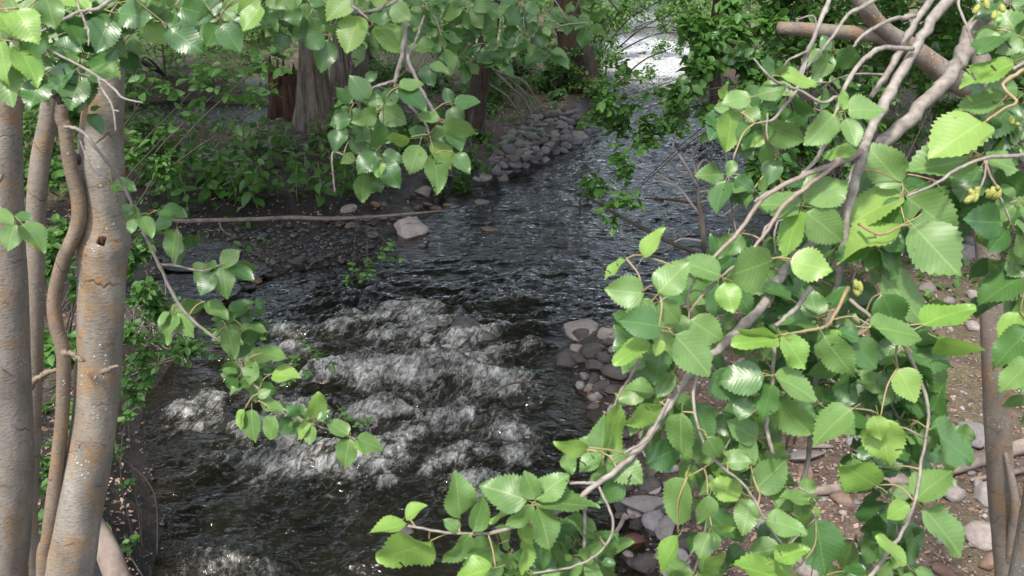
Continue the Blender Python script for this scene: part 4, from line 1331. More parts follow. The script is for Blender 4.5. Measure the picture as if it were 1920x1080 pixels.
fill(T, [(1160, 560), (1300, 520), (1320, 700), (1240, 780), (1170, 860), (1130, 870), (1210, 740)], 12, (1.5, 1.7), .05, .075, 'mdm', GAPS)
fill(T, [(1480, 360), (1700, 300), (1800, 330), (1740, 440), (1600, 470), (1420, 440)], 10, (1.6, 1.85), .06, .08, 'mdd', GAPS)
cones(T, 1855, 12, 1.48, 6, 30); cones(T, 1828, 368, 1.47, 5, 18); cones(T, 1872, 360, 1.47, 5, 16); cones(T, 1600, 540, 1.5, 5, 16); cones(T, 1903, 230, 1.5, 2, 10)

# ------------------------------------------------------------------ alder stems on the left
def stem(name, pxs, wpx, y0, mat, label, extra_top=None, sides=20, bump=.05, lean=0.0, cat='tree', nodes=()):
    P = [pty(px, py, y0 + lean * i) for i, (px, py) in enumerate(pxs)]
    R_ = [w * .5 / FPX * (p - CP).dot(Fv) for w, p in zip(wpx, P)]
    # down into the bank
    b, b2 = P[-1], P[-2]
    gz = gh(b.x, b.y)
    d = (b - b2).normalized()
    k = (b.z - gz) / max(.3, -d.z)
    foot = b + Vector((d.x * .5, 0, -1)) * (b.z - gz + .15)
    P.append((b + foot) / 2); R_.append(R_[-1] * 1.06)
    P.append(foot); R_.append(R_[-1] * 1.3)
    # up beyond the frame
    t, t2 = P[0], P[1]
    d = (t - t2).normalized()
    top = [t + Vector((d.x * .5, .05, 1)) * h for h in (.8, 1.8, 3.0)] if extra_top is None else extra_top
    P = [Vector(q) for q in reversed(top)] + P
    R_ = [R_[0] * f for f in (.35, .6, .85)] + R_ if extra_top is None else [R_[0] * .6] * len(top) + R_
    tr = Tree(name, (foot.x, foot.y, gz), label, cat)
    V, F, uv = tube(P, R_, sides=sides, per=8, bump=bump, bfreq=5, seed=random.random() * 9)
    # swollen rings at old branch scars
    for (px, py, amp) in nodes:
        c = np.array(pty(px, py, y0))
        q = np.exp(-((V[:, 2] - c[2]) / .03) ** 2)
        path = np.array([[p.x, p.y, p.z] for p in P]); o = np.argsort(path[:, 2])
        cx = np.interp(V[:, 2], path[o, 2], path[o, 0]); cy = np.interp(V[:, 2], path[o, 2], path[o, 1])
        V[:, 0] += (V[:, 0] - cx) * amp * q; V[:, 1] += (V[:, 1] - cy) * amp * q
    wobj('trunk', V, F, mat, tr.root, uv=uv)
    pa, _ = smooth_path(P, 8)
    tr.pts += [Vector(p) for p in pa]
    return tr


Y1 = 2.2
A = stem('alder_tree', [(205, 20), (200, 100), (196, 180), (190, 260), (190, 340), (194, 400), (194, 452), (190, 520), (188, 600), (184, 700), (178, 780), (165, 870), (145, 960), (124, 1080), (105, 1180)],
         [58, 62, 70, 78, 82, 84, 90, 86, 82, 80, 80, 84, 88, 95, 100], Y1, M['bark_main'], 'thickest full alder trunk on the left, pale with orange lichen and a bulging ring', nodes=[(194, 455, .07), (190, 300, .05), (188, 690, .03)], lean=-.003)
E = stem('alder_tree', [(10, -20), (8, 120), (4, 250), (2, 400), (5, 540), (8, 700), (12, 850), (8, 1000), (0, 1120)],
         [60, 64, 70, 78, 88, 92, 96, 92, 100], 2.25, M['bark_edge'], 'pale alder trunk cut off by the left edge of the view')
B = stem('alder_tree', [(100, 60), (97, 130), (90, 220), (76, 300), (68, 380), (66, 480), (64, 600), (60, 720), (55, 850), (50, 1000)],
         [26, 28, 32, 36, 34, 34, 34, 36, 38, 40], 2.75, M['bark_mossy'], 'slim straight alder stem standing between the edge trunk and the twisting stem')
S = stem('alder_tree', [(118, 190), (122, 240), (132, 310), (148, 380), (144, 430), (118, 490), (102, 560), (105, 610), (118, 660), (119, 720), (115, 800), (104, 900), (92, 1000), (84, 1100)],
         [22, 24, 25, 27, 27, 25, 25, 26, 26, 24, 24, 25, 26, 28], 2.12, M['bark_thin'], 'thin twisting alder stem leaning on the thickest left trunk', sides=12, bump=.1,
         extra_top=[pty(175, -60, 2.15), pty(160, 20, 2.14), pty(145, 80, 2.14), pty(126, 140, 2.13)])


def tb_(tree, pts, wpx, d, mat='twig', name='branch', **kw):
    return rb(pts, wpx, mat, d, name, tree, **kw)


tb_(S, [(116, 195), (100, 170), (85, 148), (70, 110)], [16, 14, 12, 9], 1.98, 'twig_dark')
tb_(S, [(118, 662), (135, 664), (150, 674), (158, 676)], [12, 11, 9, 5], 2.28, 'bark_thin')
tb_(B, [(55, 728), (75, 705), (104, 694), (125, 690)], [14, 11, 9, 8], 2.9, 'bark_thin')
tb_(A, [(190, 300), (140, 297), (112, 296)], [22, 16, 12], 2.2, 'twig_dark')
tb_(A, [(190, 700), (208, 690), (222, 686)], [12, 9, 4], 2.14, 'bark_thin', name='twig')
tb_(A, [(190, 452), (192, 449), (196, 446)], [16, 12, 8], 2.08, 'rot', name='branch_scar')
# the twigs crossing the trunk
tb_(A, [(330, -150, 1.9), (210, -2, 1.7), (150, 22, 1.68), (98, 48, 1.66), (60, 75, 1.66), (100, 98, 1.66), (140, 118, 1.66), (185, 145, 1.66), (212, 165, 1.66), (232, 184, 1.66), (268, 193, 1.66)], [9, 8, 7, 6, 4, 5, 5, 5, 5, 4, 3], None)
tb_(A, [(184, 143, 1.66), (192, 168, 1.66), (205, 188, 1.66), (213, 208, 1.66), (217, 246, 1.66)], [5, 4, 4, 4, 3], None)
tb_(A, [(212, 206, 1.66), (223, 209, 1.66)], [3, 2], None, name='twig')
tb_(A, [(152, 22, 1.68), (160, 44, 1.68), (166, 60, 1.68), (166, 86, 1.68)], [5, 4, 4, 3], None, name='twig')
tb_(A, [(145, 128, 1.66), (150, 138, 1.66), (168, 143, 1.66)], [3, 3, 2], None, name='twig')
# long hanging branch reaching out over the rapids
tb_(A, [(120, 238, 1.97), (150, 245, 1.97), (190, 290, 1.98), (232, 350, 2.05), (266, 428, 2.1), (300, 500, 2.14), (335, 570, 2.18), (375, 612, 2.2), (430, 655, 2.22), (465, 708, 2.22), (500, 742, 2.22), (560, 785, 2.2), (625, 808, 2.2), (668, 826, 2.2)],
    [6, 7, 6, 6, 6, 6, 6, 6, 5, 5, 4, 4, 4, 3], None)
tb_(A, [(200, 335, 2.0), (176, 320, 2.0), (160, 290, 2.0), (150, 262, 2.0)], [3, 3, 3, 3], None, name='twig')
tb_(A, [(300, 495, 2.14), (340, 500, 2.16), (380, 508, 2.16), (425, 492, 2.16)], [4, 4, 3, 3], None, name='twig')

LSP = [
 (30, 18, 66, 74, .80, 'y'), (-5, 22, 34, 66, .72, 'y'), (34, 92, 77, 148, .62, 'y'), (2, 78, 4, 156, .5, 'y'), (8, 124, 22, 198, .75, 'm'),
 (85, -10, 104, 56, .95, 'm', .05), (120, -20, 168, 14, .7, 'y'), (174, 60, 124, 47, .6, 'm'), (154, 97, 90, 76, .72, 'd'), (182, 64, 240, 106, .68, 'm'),
 (186, 52, 252, 22, .6, 'm'), (262, 20, 205, 26, .5, 'm'), (275, 44, 312, 86, .75, 'y'), (318, 52, 377, 94, .8, 'd'), (148, 108, 158, 148, .7, 'y'),
 (156, 132, 148, 212, .92, 'd'), (166, 214, 196, 246, .6, 'd'), (170, 208, 190, 198, .4, 'd'), (266, 12, 340, -10, .8, 'm'), (270, 35, 215, 60, .6, 'm', .05), (355, -8, 372, 20, .6, 'y'),
 (60, 60, 20, -20, .8, 'm', .1), (250, -10, 300, 20, .8, 'm', .04), (200, 70, 160, 95, .7, 'd', .06), (50, 100, 90, 60, .8, 'd', .08), (70, 110, 100, 130, .8, 'd', .1),
 (410, 45, 384, 88, .75, 'd'), (417, 45, 450, 96, .95, 'd'), (485, -2, 446, 26, .8, 'y'), (490, 12, 452, 54, .6, 'y'), (502, 12, 512, 56, .8, 'd', .05), (470, -20, 420, 20, .7, 'm'),
 (420, 40, 440, 15, .7, 'm'), (395, 20, 370, 45, .7, 'm'), (345, 30, 355, -20, .8, 'm', .1), (560, -20, 515, 15, .8, 'm'), (540, 10, 560, 50, .8, 'd', .1)]
tb_(E, [(2, 330, 2.1), (-20, 372, 1.9), (10, 395, 1.75), (30, 412, 1.62)], [9, 6, 4, 3], None)
explicit(E, [(-10, 395, 26, 418, .62, 'm'), (28, 420, 12, 472, .72, 'm'), (42, 420, 88, 470, .6, 'm'), (25, 405, 60, 408, .5, 'd', .03)], 1.6)
explicit(A, LSP, lambda x, y: 1.55 if x < 110 or y > 390 and x < 100 else 1.8)
SPR = [
 (414, 497, 446, 468, .7, 'm'), (440, 492, 482, 506, .5, 'm'), (418, 496, 424, 562, .72, 'm'), (384, 494, 360, 530, .7, 'm'), (400, 510, 374, 552, .7, 'd'), (430, 500, 476, 526, .65, 'd'), (408, 497, 372, 505, .5, 'm'),
 (322, 586, 316, 648, .45, 'm'), (328, 590, 331, 620, .62, 'y'), (334, 586, 356, 632, .7, 'm'), (335, 572, 392, 566, .5, 'm'), (385, 568, 430, 592, .6, 'm'), (318, 585, 295, 610, .4, 'm'),
 (425, 618, 446, 672, .7, 'm'), (452, 616, 500, 618, .42, 'm'), (488, 664, 539, 664, .38, 'm'), (478, 676, 466, 722, .72, 'm'), (510, 702, 563, 704, .55, 'y'),
 (458, 768, 446, 806, .35, 'y'), (486, 754, 534, 772, .48, 'm'), (484, 745, 505, 730, .7, 'm'), (472, 768, 470, 830, .58, 'm'), (516, 780, 502, 826, .66, 'm'),
 (590, 788, 598, 734, .68, 'y'), (582, 794, 550, 822, .55, 'y'), (585, 798, 578, 834, .7, 'm'), (594, 788, 618, 768, .7, 'd'), (652, 816, 612, 784, .66, 'm'),
 (655, 822, 642, 880, .72, 'm'), (668, 822, 721, 840, .58, 'm'), (666, 826, 688, 850, .55, 'y'), (560, 780, 535, 760, .7, 'd'), (572, 785, 560, 758, .7, 'd'),
 (440, 600, 400, 575, .6, 'd', .05), (455, 640, 500, 600, .6, 'd', .06), (470, 680, 520, 645, .6, 'm', .05), (430, 590, 470, 560, .6, 'd', .08), (480, 720, 520, 740, .6, 'd', .05),
 (250, 400, 230, 382, .8, 'd'), (252, 385, 242, 420, .8, 'm'), (262, 405, 290, 440, .6, 'm'), (250, 410, 246, 438, .7, 'm'), (290, 430, 330, 405, .5, 'd', .1), (330, 430, 318, 490, .6, 'm', .1), (300, 395, 350, 400, .5, 'd', .15), (345, 460, 375, 440, .6, 'd', .1),
 (210, 345, 255, 355, .5, 'd', .1), (345, 470, 318, 500, .6, 'd', .1)]
explicit(A, SPR, lambda x, y: 2.2 if x > 300 else 2.05)
fill(A, [(330, 540), (460, 560), (520, 620), (540, 680), (470, 700), (400, 640), (330, 600)], 8, (2.3, 2.5), .05, .065, 'dmd', per=(3, 4))
fill(A, [(430, 640), (520, 690), (600, 770), (560, 800), (470, 740), (410, 660)], 5, (2.25, 2.4), .045, .06, 'mdm', per=(3, 4))
fill(A, [(-10, -10), (330, -10), (330, 60), (200, 100), (80, 180), (-10, 180)], 24, (1.75, 2.0), .06, .075, 'dmd')

# ------------------------------------------------------------------ alder whose branches hang down in the middle
cb = (-3.1, 3.0)
Cc = Tree('alder_tree', (cb[0], cb[1], gh(*cb)), 'alder outside the left edge whose dark leafy branches hang down mid view', 'tree')
cz = gh(*cb)
Cc.branch([(cb[0], cb[1], cz - .2), (cb[0] + .1, cb[1], 2.2), (cb[0], cb[1] + .05, 4.2), (cb[0] + .3, cb[1] + .1, 6.0), (cb[0] + .5, cb[1], 8.0)], [.16, .13, .11, .08, .04], M['bark_main'], 'trunk', sides=14)
limb0 = Vector((cb[0], cb[1] + .05, 4.4))
tb_(Cc, [(-3200, -900, 3), (300, -420, 2.6), (560, -230, 2.35), (690, -60, 2.2), (748, 0, 2.15), (760, 50, 2.12), (752, 110, 2.12), (741, 150, 2.12), (741, 165, 2.12)], [70, 40, 26, 16, 10, 9, 8, 7, 5], None)
Cc.branch([limb0, limb0.lerp(pt(300, -420, 2.6), .5) + Vector((0, 0, .25)), pt(300, -420, 2.6)], [.07, .05, .035], M['bark_main'], 'limb')
tb_(Cc, [(745, 150, 2.12), (720, 158, 2.12), (700, 165, 2.12), (688, 178, 2.12), (672, 195, 2.12)], [6, 6, 5, 4, 3], None)
tb_(Cc, [(755, 60, 2.15), (764, 105, 2.13), (778, 145, 2.12), (798, 185, 2.12), (815, 212, 2.12), (826, 228, 2.12)], [8, 8, 7, 7, 6, 4], None)
tb_(Cc, [(752, 178, 2.14), (775, 205, 2.13), (796, 228, 2.12), (805, 252, 2.1)], [6, 6, 5, 4], None)
tb_(Cc, [(690, -60, 2.2), (660, 0, 2.05), (676, 22, 2.02), (690, 35, 2.0)], [9, 6, 5, 4], None)
tb_(Cc, [(748, 0, 2.15), (700, 20, 2.1), (640, 30, 2.1), (618, 72, 2.1)], [8, 6, 4, 3], None)
tb_(Cc, [(560, -230, 2.35), (820, -130, 2.7), (1000, -60, 2.9), (1120, -20, 3.0), (1160, 20, 3.1)], [20, 14, 9, 7, 4], None)
tb_(Cc, [(820, -130, 2.7), (840, -20, 2.8), (870, 40, 2.8), (880, 90, 2.8)], [9, 7, 5, 4], None)
tb_(Cc, [(300, -420, 2.6), (420, -120, 2.5), (470, -30, 2.4), (560, 20, 2.6), (585, 50, 2.6)], [20, 12, 8, 6, 4], None)
tb_(Cc, [(775, 140, 2.2), (762, 120, 2.2), (785, 60, 2.3), (795, 30, 2.4)], [3, 4, 5, 4], None, name='twig')
tb_(Cc, [(690, 285, 2.15), (665, 300, 2.15), (626, 285, 2.15), (624, 320, 2.15), (628, 360, 2.15)], [3, 3, 4, 4, 3], None, 'twig_red', name='twig')
CSP = [
 (748, 166, 792, 150, .55, 'm'), (752, 168, 802, 202, .55, 'd'), (690, 186, 656, 142, .82, 'd'), (684, 150, 708, 136, .8, 'd'), (707, 210, 706, 174, .78, 'm'), (722, 196, 745, 162, .8, 'd'),
 (655, 196, 632, 160, .6, 'd'), (658, 222, 614, 232, .7, 'd'), (706, 212, 662, 232, .75, 'm'), (706, 206, 682, 204, .7, 'y'), (714, 204, 762, 232, .82, 'm'), (688, 234, 662, 268, .8, 'd'),
 (722, 234, 698, 284, .66, 'd'), (642, 238, 626, 286, .7, 'd'), (768, 260, 722, 260, .45, 'y'), (800, 254, 764, 238, .7, 'd'), (808, 256, 850, 240, .52, 'm'), (820, 227, 780, 208, .55, 'm'),
 (832, 226, 892, 258, .6, 'm'), (846, 238, 866, 282, .75, 'd'), (808, 268, 853, 314, .58, 'y'), (812, 292, 830, 356, .62, 'm'), (786, 272, 767, 328, .78, 'm'), (784, 280, 779, 300, .7, 'y'),
 (664, 290, 640, 306, .85, 'y'), (712, 302, 708, 334, .75, 'y'), (682, 322, 681, 380, .62, 'm'), (704, 284, 668, 326, .7, 'd'), (716, 290, 758, 302, .75, 'd', .03), (720, 306, 748, 352, .82, 'd'),
 (702, 322, 714, 362, .8, 'd', .04), (852, 288, 882, 322, .75, 'd', .03), (850, 194, 900, 186, .5, 'd'), (846, 194, 834, 164, .8, 'd', .05), (848, 200, 862, 240, .85, 'd', .05), (796, 122, 812, 160, .8, 'd', .05),
 (806, 120, 842, 132, .5, 'm', .05), (674, 30, 646, 96, .68, 'y'), (662, -14, 612, 30, .72, 'y'), (664, 0, 640, 40, .5, 'y', .03), (704, 48, 762, 92, .62, 'y'), (704, 50, 742, 100, .8, 'm', .02), (640, 58, 606, 52, .6, 'm'),
 (616, 74, 602, 136, .85, 'd'), (608, 68, 570, 88, .8, 'd'), (684, 84, 664, 126, .6, 'm', .05), (692, 30, 732, 42, .6, 'd'), (700, -10, 726, 14, .8, 'y'), (700, 0, 680, -20, .8, 'm'), (690, 60, 700, 90, .8, 'd', .05), (735, 10, 770, 40, .8, 'm'),
 (720, 170, 745, 185, .9, 'd', .06), (660, 260, 690, 290, .9, 'd', .08), (740, 240, 720, 270, .9, 'd', .08), (800, 200, 830, 215, .7, 'd', .08), (820, 250, 845, 290, .9, 'd', .07), (640, 200, 660, 235, .9, 'd', .05)]
explicit(Cc, CSP, 2.1, jit=.04)
fill(Cc, [(560, -20), (1130, -20), (1110, 60), (1040, 90), (900, 130), (860, 110), (760, 90), (560, 40)], 44, (2.6, 3.1), .06, .075, 'dmd', per=(4, 6))
fill(Cc, [(250, -20), (600, -20), (600, 50), (480, 60), (260, 40)], 24, (2.3, 2.7), .06, .075, 'dmd', per=(3, 5))
fill(Cc, [(630, 170), (850, 170), (870, 280), (760, 330), (650, 330)], 6, (2.3, 2.5), .055, .065, 'd', per=(3, 4))

# ------------------------------------------------------------------ lichen covered limb and slim trunk on the right
lx = pt(2150, 560, 4.2)
Lb = Tree('leaning_alder', (lx.x, lx.y, gh(lx.x, lx.y)), 'leaning alder limb with orange lichen and a sawn stub, crossing the upper right', 'tree')
Lb.branch([(lx.x, lx.y, gh(lx.x, lx.y) - .2), lx, pt(2000, 330, 4.1), pt(1870, 195, 3.9), pt(1790, 150, 3.8), pt(1710, 92, 3.7), pt(1655, 55, 3.6), pt(1615, 0, 3.5), pt(1590, -60, 3.5), pt(1560, -200, 3.5), (1.2, 3.2, 5.5)],
          [.075, .068, .055, .05, .047, .042, .034, .032, .03, .026, .015], M['bark_mossy'], 'trunk', sides=14, bump=.1)
Lb.branch([pt(1700, 88, 3.68), pt(1640, 66, 3.62), pt(1570, 60, 3.55), pt(1500, 55, 3.5), pt(1460, 52, 3.48)], [.036, .030, .027, .025, .024], M['bark_mossy'], 'stub', sides=12, bump=.12)

Yr = 3.4
Rt = stem('alder_tree', [(1838, 150), (1838, 300), (1846, 420), (1856, 520), (1862, 620), (1866, 720), (1872, 820), (1878, 920), (1888, 1020), (1894, 1100)], [34, 36, 40, 42, 44, 44, 46, 48, 50, 54], Yr, M['bark_mossy'], 'slim alder trunk with bright orange patches standing on the stony right bank', sides=16)
P0 = [pty(1884, 848, Yr - .05), pty(1897, 900, Yr - .09), pty(1903, 950, Yr - .1), pty(1897, 1010, Yr - .07), pty(1890, 1080, Yr - .02)]
Rt.branch([Vector(p) for p in P0], [.008, .016, .019, .019, .02], M['bark_mossy'], 'side_stem', sides=10)
fill(Rt, [(1700, -100), (1900, -100), (1900, -30), (1700, -30)], 4, (3.2, 3.6), .06, .08, 'dm')

# fallen wood --------------------------------------------------------
def log(name, pts, radii, mat, label, cat='branch', **kw):
    V, F, uv = tube(pts, radii, **kw)
    base = Vector(pts[0])
    o = obj(name, mesh_np(name, V - np.array(base), F, M[mat], uv=uv), None, base)
    return tag(o, label, cat)


def gpt(px, py, dz=0.0):
    z = .1
    for _ in range(4):
        g_ = gp(px, py, z); z = gh(g_.x, g_.y) + dz
    return gp(px, py, z)


log('fallen_log', [gpt(1990, 820, .06), gpt(1900, 842, .06), gpt(1800, 872, .05), gpt(1720, 895, .05), gpt(1600, 912, .04), gpt(1500, 925, .04)], [.055, .052, .05, .04, .035, .03], 'deadwood', 'grey fallen log lying on the soil behind the slim right trunk', 'log', sides=10, bump=.15)
log('fallen_branch', [gpt(1960, 870, .05), gpt(1900, 885, .05), gpt(1820, 900, .03)], [.02, .02, .012], 'deadwood', 'thin grey stick on the soil just below the fallen log', sides=7, bump=.2)
log('bark_chip', [gpt(1520, 838, .02), gpt(1545, 836, .03), gpt(1562, 838, .02)], [.012, .02, .01], 'deadwood', 'short tan wood chip above the oval grey stone', 'wood chip', sides=6)
log('driftwood', [gpt(1130, 1030, .10), gpt(1160, 990, .14), gpt(1172, 965, .12)], [.012, .014, .016], 'deadwood', 'forked driftwood stick standing among the stones near the bottom waterline', 'driftwood', sides=7, bump=.15)
log('driftwood', [gpt(1172, 972, .12), gpt(1190, 962, .08)], [.012, .01], 'deadwood', 'short driftwood piece ending on the flat slab stone', 'driftwood', sides=6)
# grey log by the lowest left corner
log('leaning_log', [pty(160, 960, 3.0), pty(195, 1020, 2.9), pty(225, 1100, 2.8), pty(250, 1200, 2.75), (-1.25, 2.7, .1)], [.035, .045, .05, .05, .05], 'deadwood', 'short grey lichened log leaning behind the thickest left trunk', 'log', sides=12, bump=.1)
# long horizontal branch over the mud bar
hb = empty('fallen_branch', gpt(280, 450, .25), 'long bare brown branch lying level across the mud bar', 'branch')
add_tube('stem', [gpt(215, 500, .3), gp(290, 420, .42), gp(360, 414, .40), gp(450, 412, .38), gp(540, 408, .36), gp(620, 410, .34), gp(720, 405, .30), gp(800, 398, .25), gp(862, 392, .18)], [.026, .022, .024, .025, .025, .024, .018, .012, .006], M['deadwood'], hb, sides=10, bump=.2, bfreq=8)
add_tube('twig', [gp(410, 412, .38), gp(418, 432, .3), gp(440, 445, .2)], [.012, .010, .007], M['deadwood'], hb, sides=6, bump=.2)
# sticks by the tip rock
log('driftwood', [gpt(795, 448, .12), gpt(820, 458, .14), gpt(828, 480, .1), gpt(880, 508, .03), gpt(905, 520, .0)], [.012, .015, .02, .02, .012], 'deadwood', 'crooked brown stick trailing into the water from the big angular rock', 'driftwood', sides=7, bump=.2)
log('driftwood', [gp(915, 745, .12), gp(950, 722, .16), gp(985, 716, .15), (gp(1020, 718, .1))], [.006, .009, .009, .005], 'twig_dark', 'black stick caught in the rapids left of the bank stones', 'driftwood', sides=6, bump=.2)
log('driftwood', [gp(1085, 405, .3), gp(1090, 370, .55), gp(1105, 372, .52), gp(1150, 398, .42), gp(1200, 425, .32), gp(1260, 456, .2), gp(1320, 480, .02)], [.008, .012, .014, .02, .022, .024, .026], 'twig_dark', 'dark bare branch leaning out over the water in front of the snag', 'branch', sides=7, bump=.2)

# dead snag standing in the shallows
sn = empty('dead_snag', gp(1322, 480, -.1), 'leafless snag with a mossy foot and pale twigs standing in the shallows', 'snag')
sd = lambda px, py, o=0.0: pty(px, py, gp(1322, 480, 0).y + o)
add_tube('stem', [gp(1322, 490, -.15), sd(1319, 450), sd(1317, 420), sd(1311, 385), sd(1308, 350), sd(1300, 325)], [.035, .034, .03, .026, .018, .012], M['bark_mossy'], sn, sides=9, bump=.3, bfreq=10)
M['pale_twig'] = simple('pale_twig', (0.30, 0.25, 0.23), .8, (0.42, .37, .34), 30)
for tw in [[(1311, 400), (1270, 350), (1225, 322), (1180, 305)], [(1309, 352), (1280, 300), (1262, 270), (1290, 240)], [(1313, 380), (1340, 370), (1365, 340), (1368, 325)],
           [(1315, 385), (1260, 375), (1210, 372)], [(1311, 360), (1345, 355), (1390, 352)], [(1338, 370), (1350, 405), (1380, 385), (1392, 372)], [(1309, 340), (1300, 300), (1310, 270)],
           [(1265, 348), (1240, 340), (1215, 345)], [(1290, 325), (1270, 318), (1250, 290)], [(1318, 452), (1280, 448), (1250, 462)], [(1350, 355), (1375, 370), (1385, 345)], [(1300, 330), (1320, 300), (1345, 320)]]:
    red = tw[0] == (1315, 385)
    add_tube('twig', [sd(a, b, random.uniform(-.15, .15) * i) for i, (a, b) in enumerate(tw)], [.018, .013, .010, .006][:len(tw)], M['rot'] if red else M['pale_twig'], sn, sides=5, bump=.2)

# ------------------------------------------------------------------ shrubs, leafy plants, background trees
def shrub(label, blobs, ybase, nleaf, size, cat='shrub', name='leafy_shrub', nmass=0, massmat='leaf_s', stemr=.006, group=None, basepx=None, basexy=None, stemmat='twig_dark', leafset=None):
    """blobs: (px, py, radius px, world y). Stems rise from the ground, sprigs of leaves fill each blob."""
    leafset = leafset or LS
    c0 = pty(blobs[0][0], blobs[0][1], blobs[0][3])
    bx, by = (c0.x, c0.y) if basepx is None else (gpt(*basepx).x, gpt(*basepx).y)
    if basexy: bx, by = basexy
    root = empty(name, (bx, by, gh(bx, by)), label, cat, group)
    tot = sum(b[2] ** 2 for b in blobs)
    ms = Merge(); MP, MS = [], []
    for (px, py, rp, y) in blobs:
        c = pty(px, py, y)
        R_ = rp / FPX * (c - CP).dot(Fv)
        b = Vector((bx + random.uniform(-.1, .1), by + random.uniform(-.1, .1), gh(bx, by) - .05))
        mid = b.lerp(c, .5) + Vector((random.uniform(-.1, .1), random.uniform(-.1, .1), .12 * (c - b).length))
        add_tube('stem', [b, mid, c], [stemr * 1.3, stemr, stemr * .6], M[stemmat], root, sides=6, bump=.15)
        k = max(1, round(nleaf * rp * rp / tot / 5)) if nleaf else 0
        for _ in range(k):
            v = Vector((random.gauss(0, .45), random.gauss(0, .45) * .8, random.gauss(0, .45))) * R_
            e = c + v
            e.z = max(e.z, gh(e.x, e.y) + .05)
            s0 = c.lerp(e, .35) - Vector((0, 0, .04))
            V, F, uv = tube([s0, s0.lerp(e, .5) + Vector((0, 0, .04)), e], [stemr * .3, stemr * .25, stemr * .15], sides=4, per=3)
            ms.add(V, F, uv)
            d = (e - s0).normalized() if (e - s0).length > .01 else Vector((0, 0, 1))
            for j in range(5):
                q = s0.lerp(e, .45 + .55 * j / 4)
                a = j * 2.4 + random.random()
                ld = Vector((math.cos(a), math.sin(a), random.uniform(-.6, .2))) + d * .5
                ld.normalize()
                L = size * random.uniform(.7, 1.2)
                put_leaf(root, q, q + ld * L, random.uniform(.35, .8), leafset, .25, vdir=(random.gauss(0, .35), random.gauss(-.15, .35), 1))
        m = int(nmass * rp * rp / tot)
        if m:
            v = rng.normal(0, .5, (m, 3)) * R_ * np.array([1, .9, 1])
            # a few clumps so that the mass has gaps
            cc = rng.normal(0, .5, (max(3, m // 60), 3)) * R_ * np.array([1, .9, 1])
            v = cc[rng.integers(0, len(cc), m)] + rng.normal(0, .16, (m, 3)) * R_
            W = v + np.array(c)
            MP.append(W); MS.append(size * rng.uniform(.7, 1.25, m))
    q_ = ms.link('twigs', M[stemmat], root)
    if q_: q_['kind'] = 'stuff'
    if MP:
        W = np.vstack(MP); S_ = np.concatenate(MS)
        ok = W[:, 2] > ground_h(W[:, 0], W[:, 1]) + .02
        if ok.any():
            o = leaf_mass(W[ok], S_[ok], M[massmat], 'foliage', root, seed=random.randrange(999))
            o['kind'] = 'stuff'
    return root


shrub('leafy shrub filling the gaps between the left alder trunks', [(110, 200, 60, 3.6), (60, 330, 60, 3.8), (130, 470, 70, 3.6), (90, 640, 60, 3.4), (140, 820, 60, 3.3), (60, 900, 50, 3.3), (110, 980, 50, 3.3), (40, 500, 50, 3.8)], 3.5, 260, .055, nmass=2500, basexy=(-2.6, 3.6), stemr=.004)
shrub('dark leafy shrub just right of the thickest left trunk above the bank', [(290, 300, 60, 6.2), (270, 450, 55, 5.4), (270, 560, 60, 5.2), (280, 640, 60, 5.0), (250, 720, 45, 4.9)], 5, 230, .06, nmass=900, basexy=(-3.5, 5.6), stemr=.005)
shrub('leafy bush upper left, hanging over the far pool', [(290, 150, 60, 5.6), (370, 160, 75, 5.8), (450, 130, 80, 6.2), (510, 100, 60, 6.4), (330, 230, 50, 5.6), (500, 190, 50, 6.0)], 6, 230, .08, basexy=(-3.6, 6.6))
shrub('low leafy bush leaning over the water beneath the hanging branch', [(400, 640, 60, 6.0), (330, 600, 45, 5.8), (470, 650, 45, 6.2), (600, 665, 40, 6.3), (560, 680, 40, 6.3)], 5.6, 170, .06, basexy=(-3.3, 5.9), stemr=.005)
shrub('small leafy spray hanging before the tip of the mud bar', [(690, 500, 45, 7.6), (740, 470, 28, 7.7), (660, 520, 28, 7.5)], 7.6, 90, .06, basepx=(640, 470), stemr=.006)
shrub('small green sprig rooted between the rapids and the hanging branch tip', [(655, 790, 24, 6.0), (690, 800, 20, 6.0)], 6, 26, .05, name='leafy_plant', cat='plant', basepx=(660, 800), stemr=.004)
shrub('bright little plant at the foot of the bank behind the leaning log', [(240, 1010, 26, 4.4), (225, 1030, 20, 4.4)], 4.4, 26, .05, name='leafy_plant', cat='plant', stemr=.004)
shrub('small pale plant on the dark bank right of the thickest trunk', [(235, 780, 24, 4.6), (220, 850, 26, 4.6), (235, 700, 24, 4.7), (225, 900, 20, 4.6)], 4.6, 70, .05, name='leafy_plant', cat='plant', stemr=.004)
shrub('small leaved branchy shrub hanging over mid creek in front of the riffle', [(1170, 180, 55, 8.0), (1220, 250, 50, 8.0), (1150, 300, 50, 7.8), (1170, 370, 30, 7.6), (1140, 400, 22, 7.6), (1260, 210, 50, 8.2), (1130, 230, 45, 8.0)], 8, 290, .095, basepx=(1480, 330), stemr=.006, nmass=380)
shrub('dark round leaved shrub on the right bank behind the foreground branches', [(1330, 100, 75, 6.2), (1290, 170, 60, 6.0), (1420, 130, 80, 6.0), (1400, 230, 60, 5.6), (1350, 60, 60, 6.8), (1480, 230, 60, 5.6), (1450, 320, 60, 5.4)], 6, 290, .085, nmass=1500, basepx=(1500, 420), leafset=LM['d'])
shrub('green bush upper right under the lichen covered limb', [(1600, 180, 70, 7.5), (1560, 60, 80, 8.0), (1700, 60, 80, 8.5), (1780, 130, 60, 8.0), (1500, 20, 70, 8.5), (1840, 60, 60, 8.5)], 8, 260, .09, nmass=3000, leafset=LM['d'])
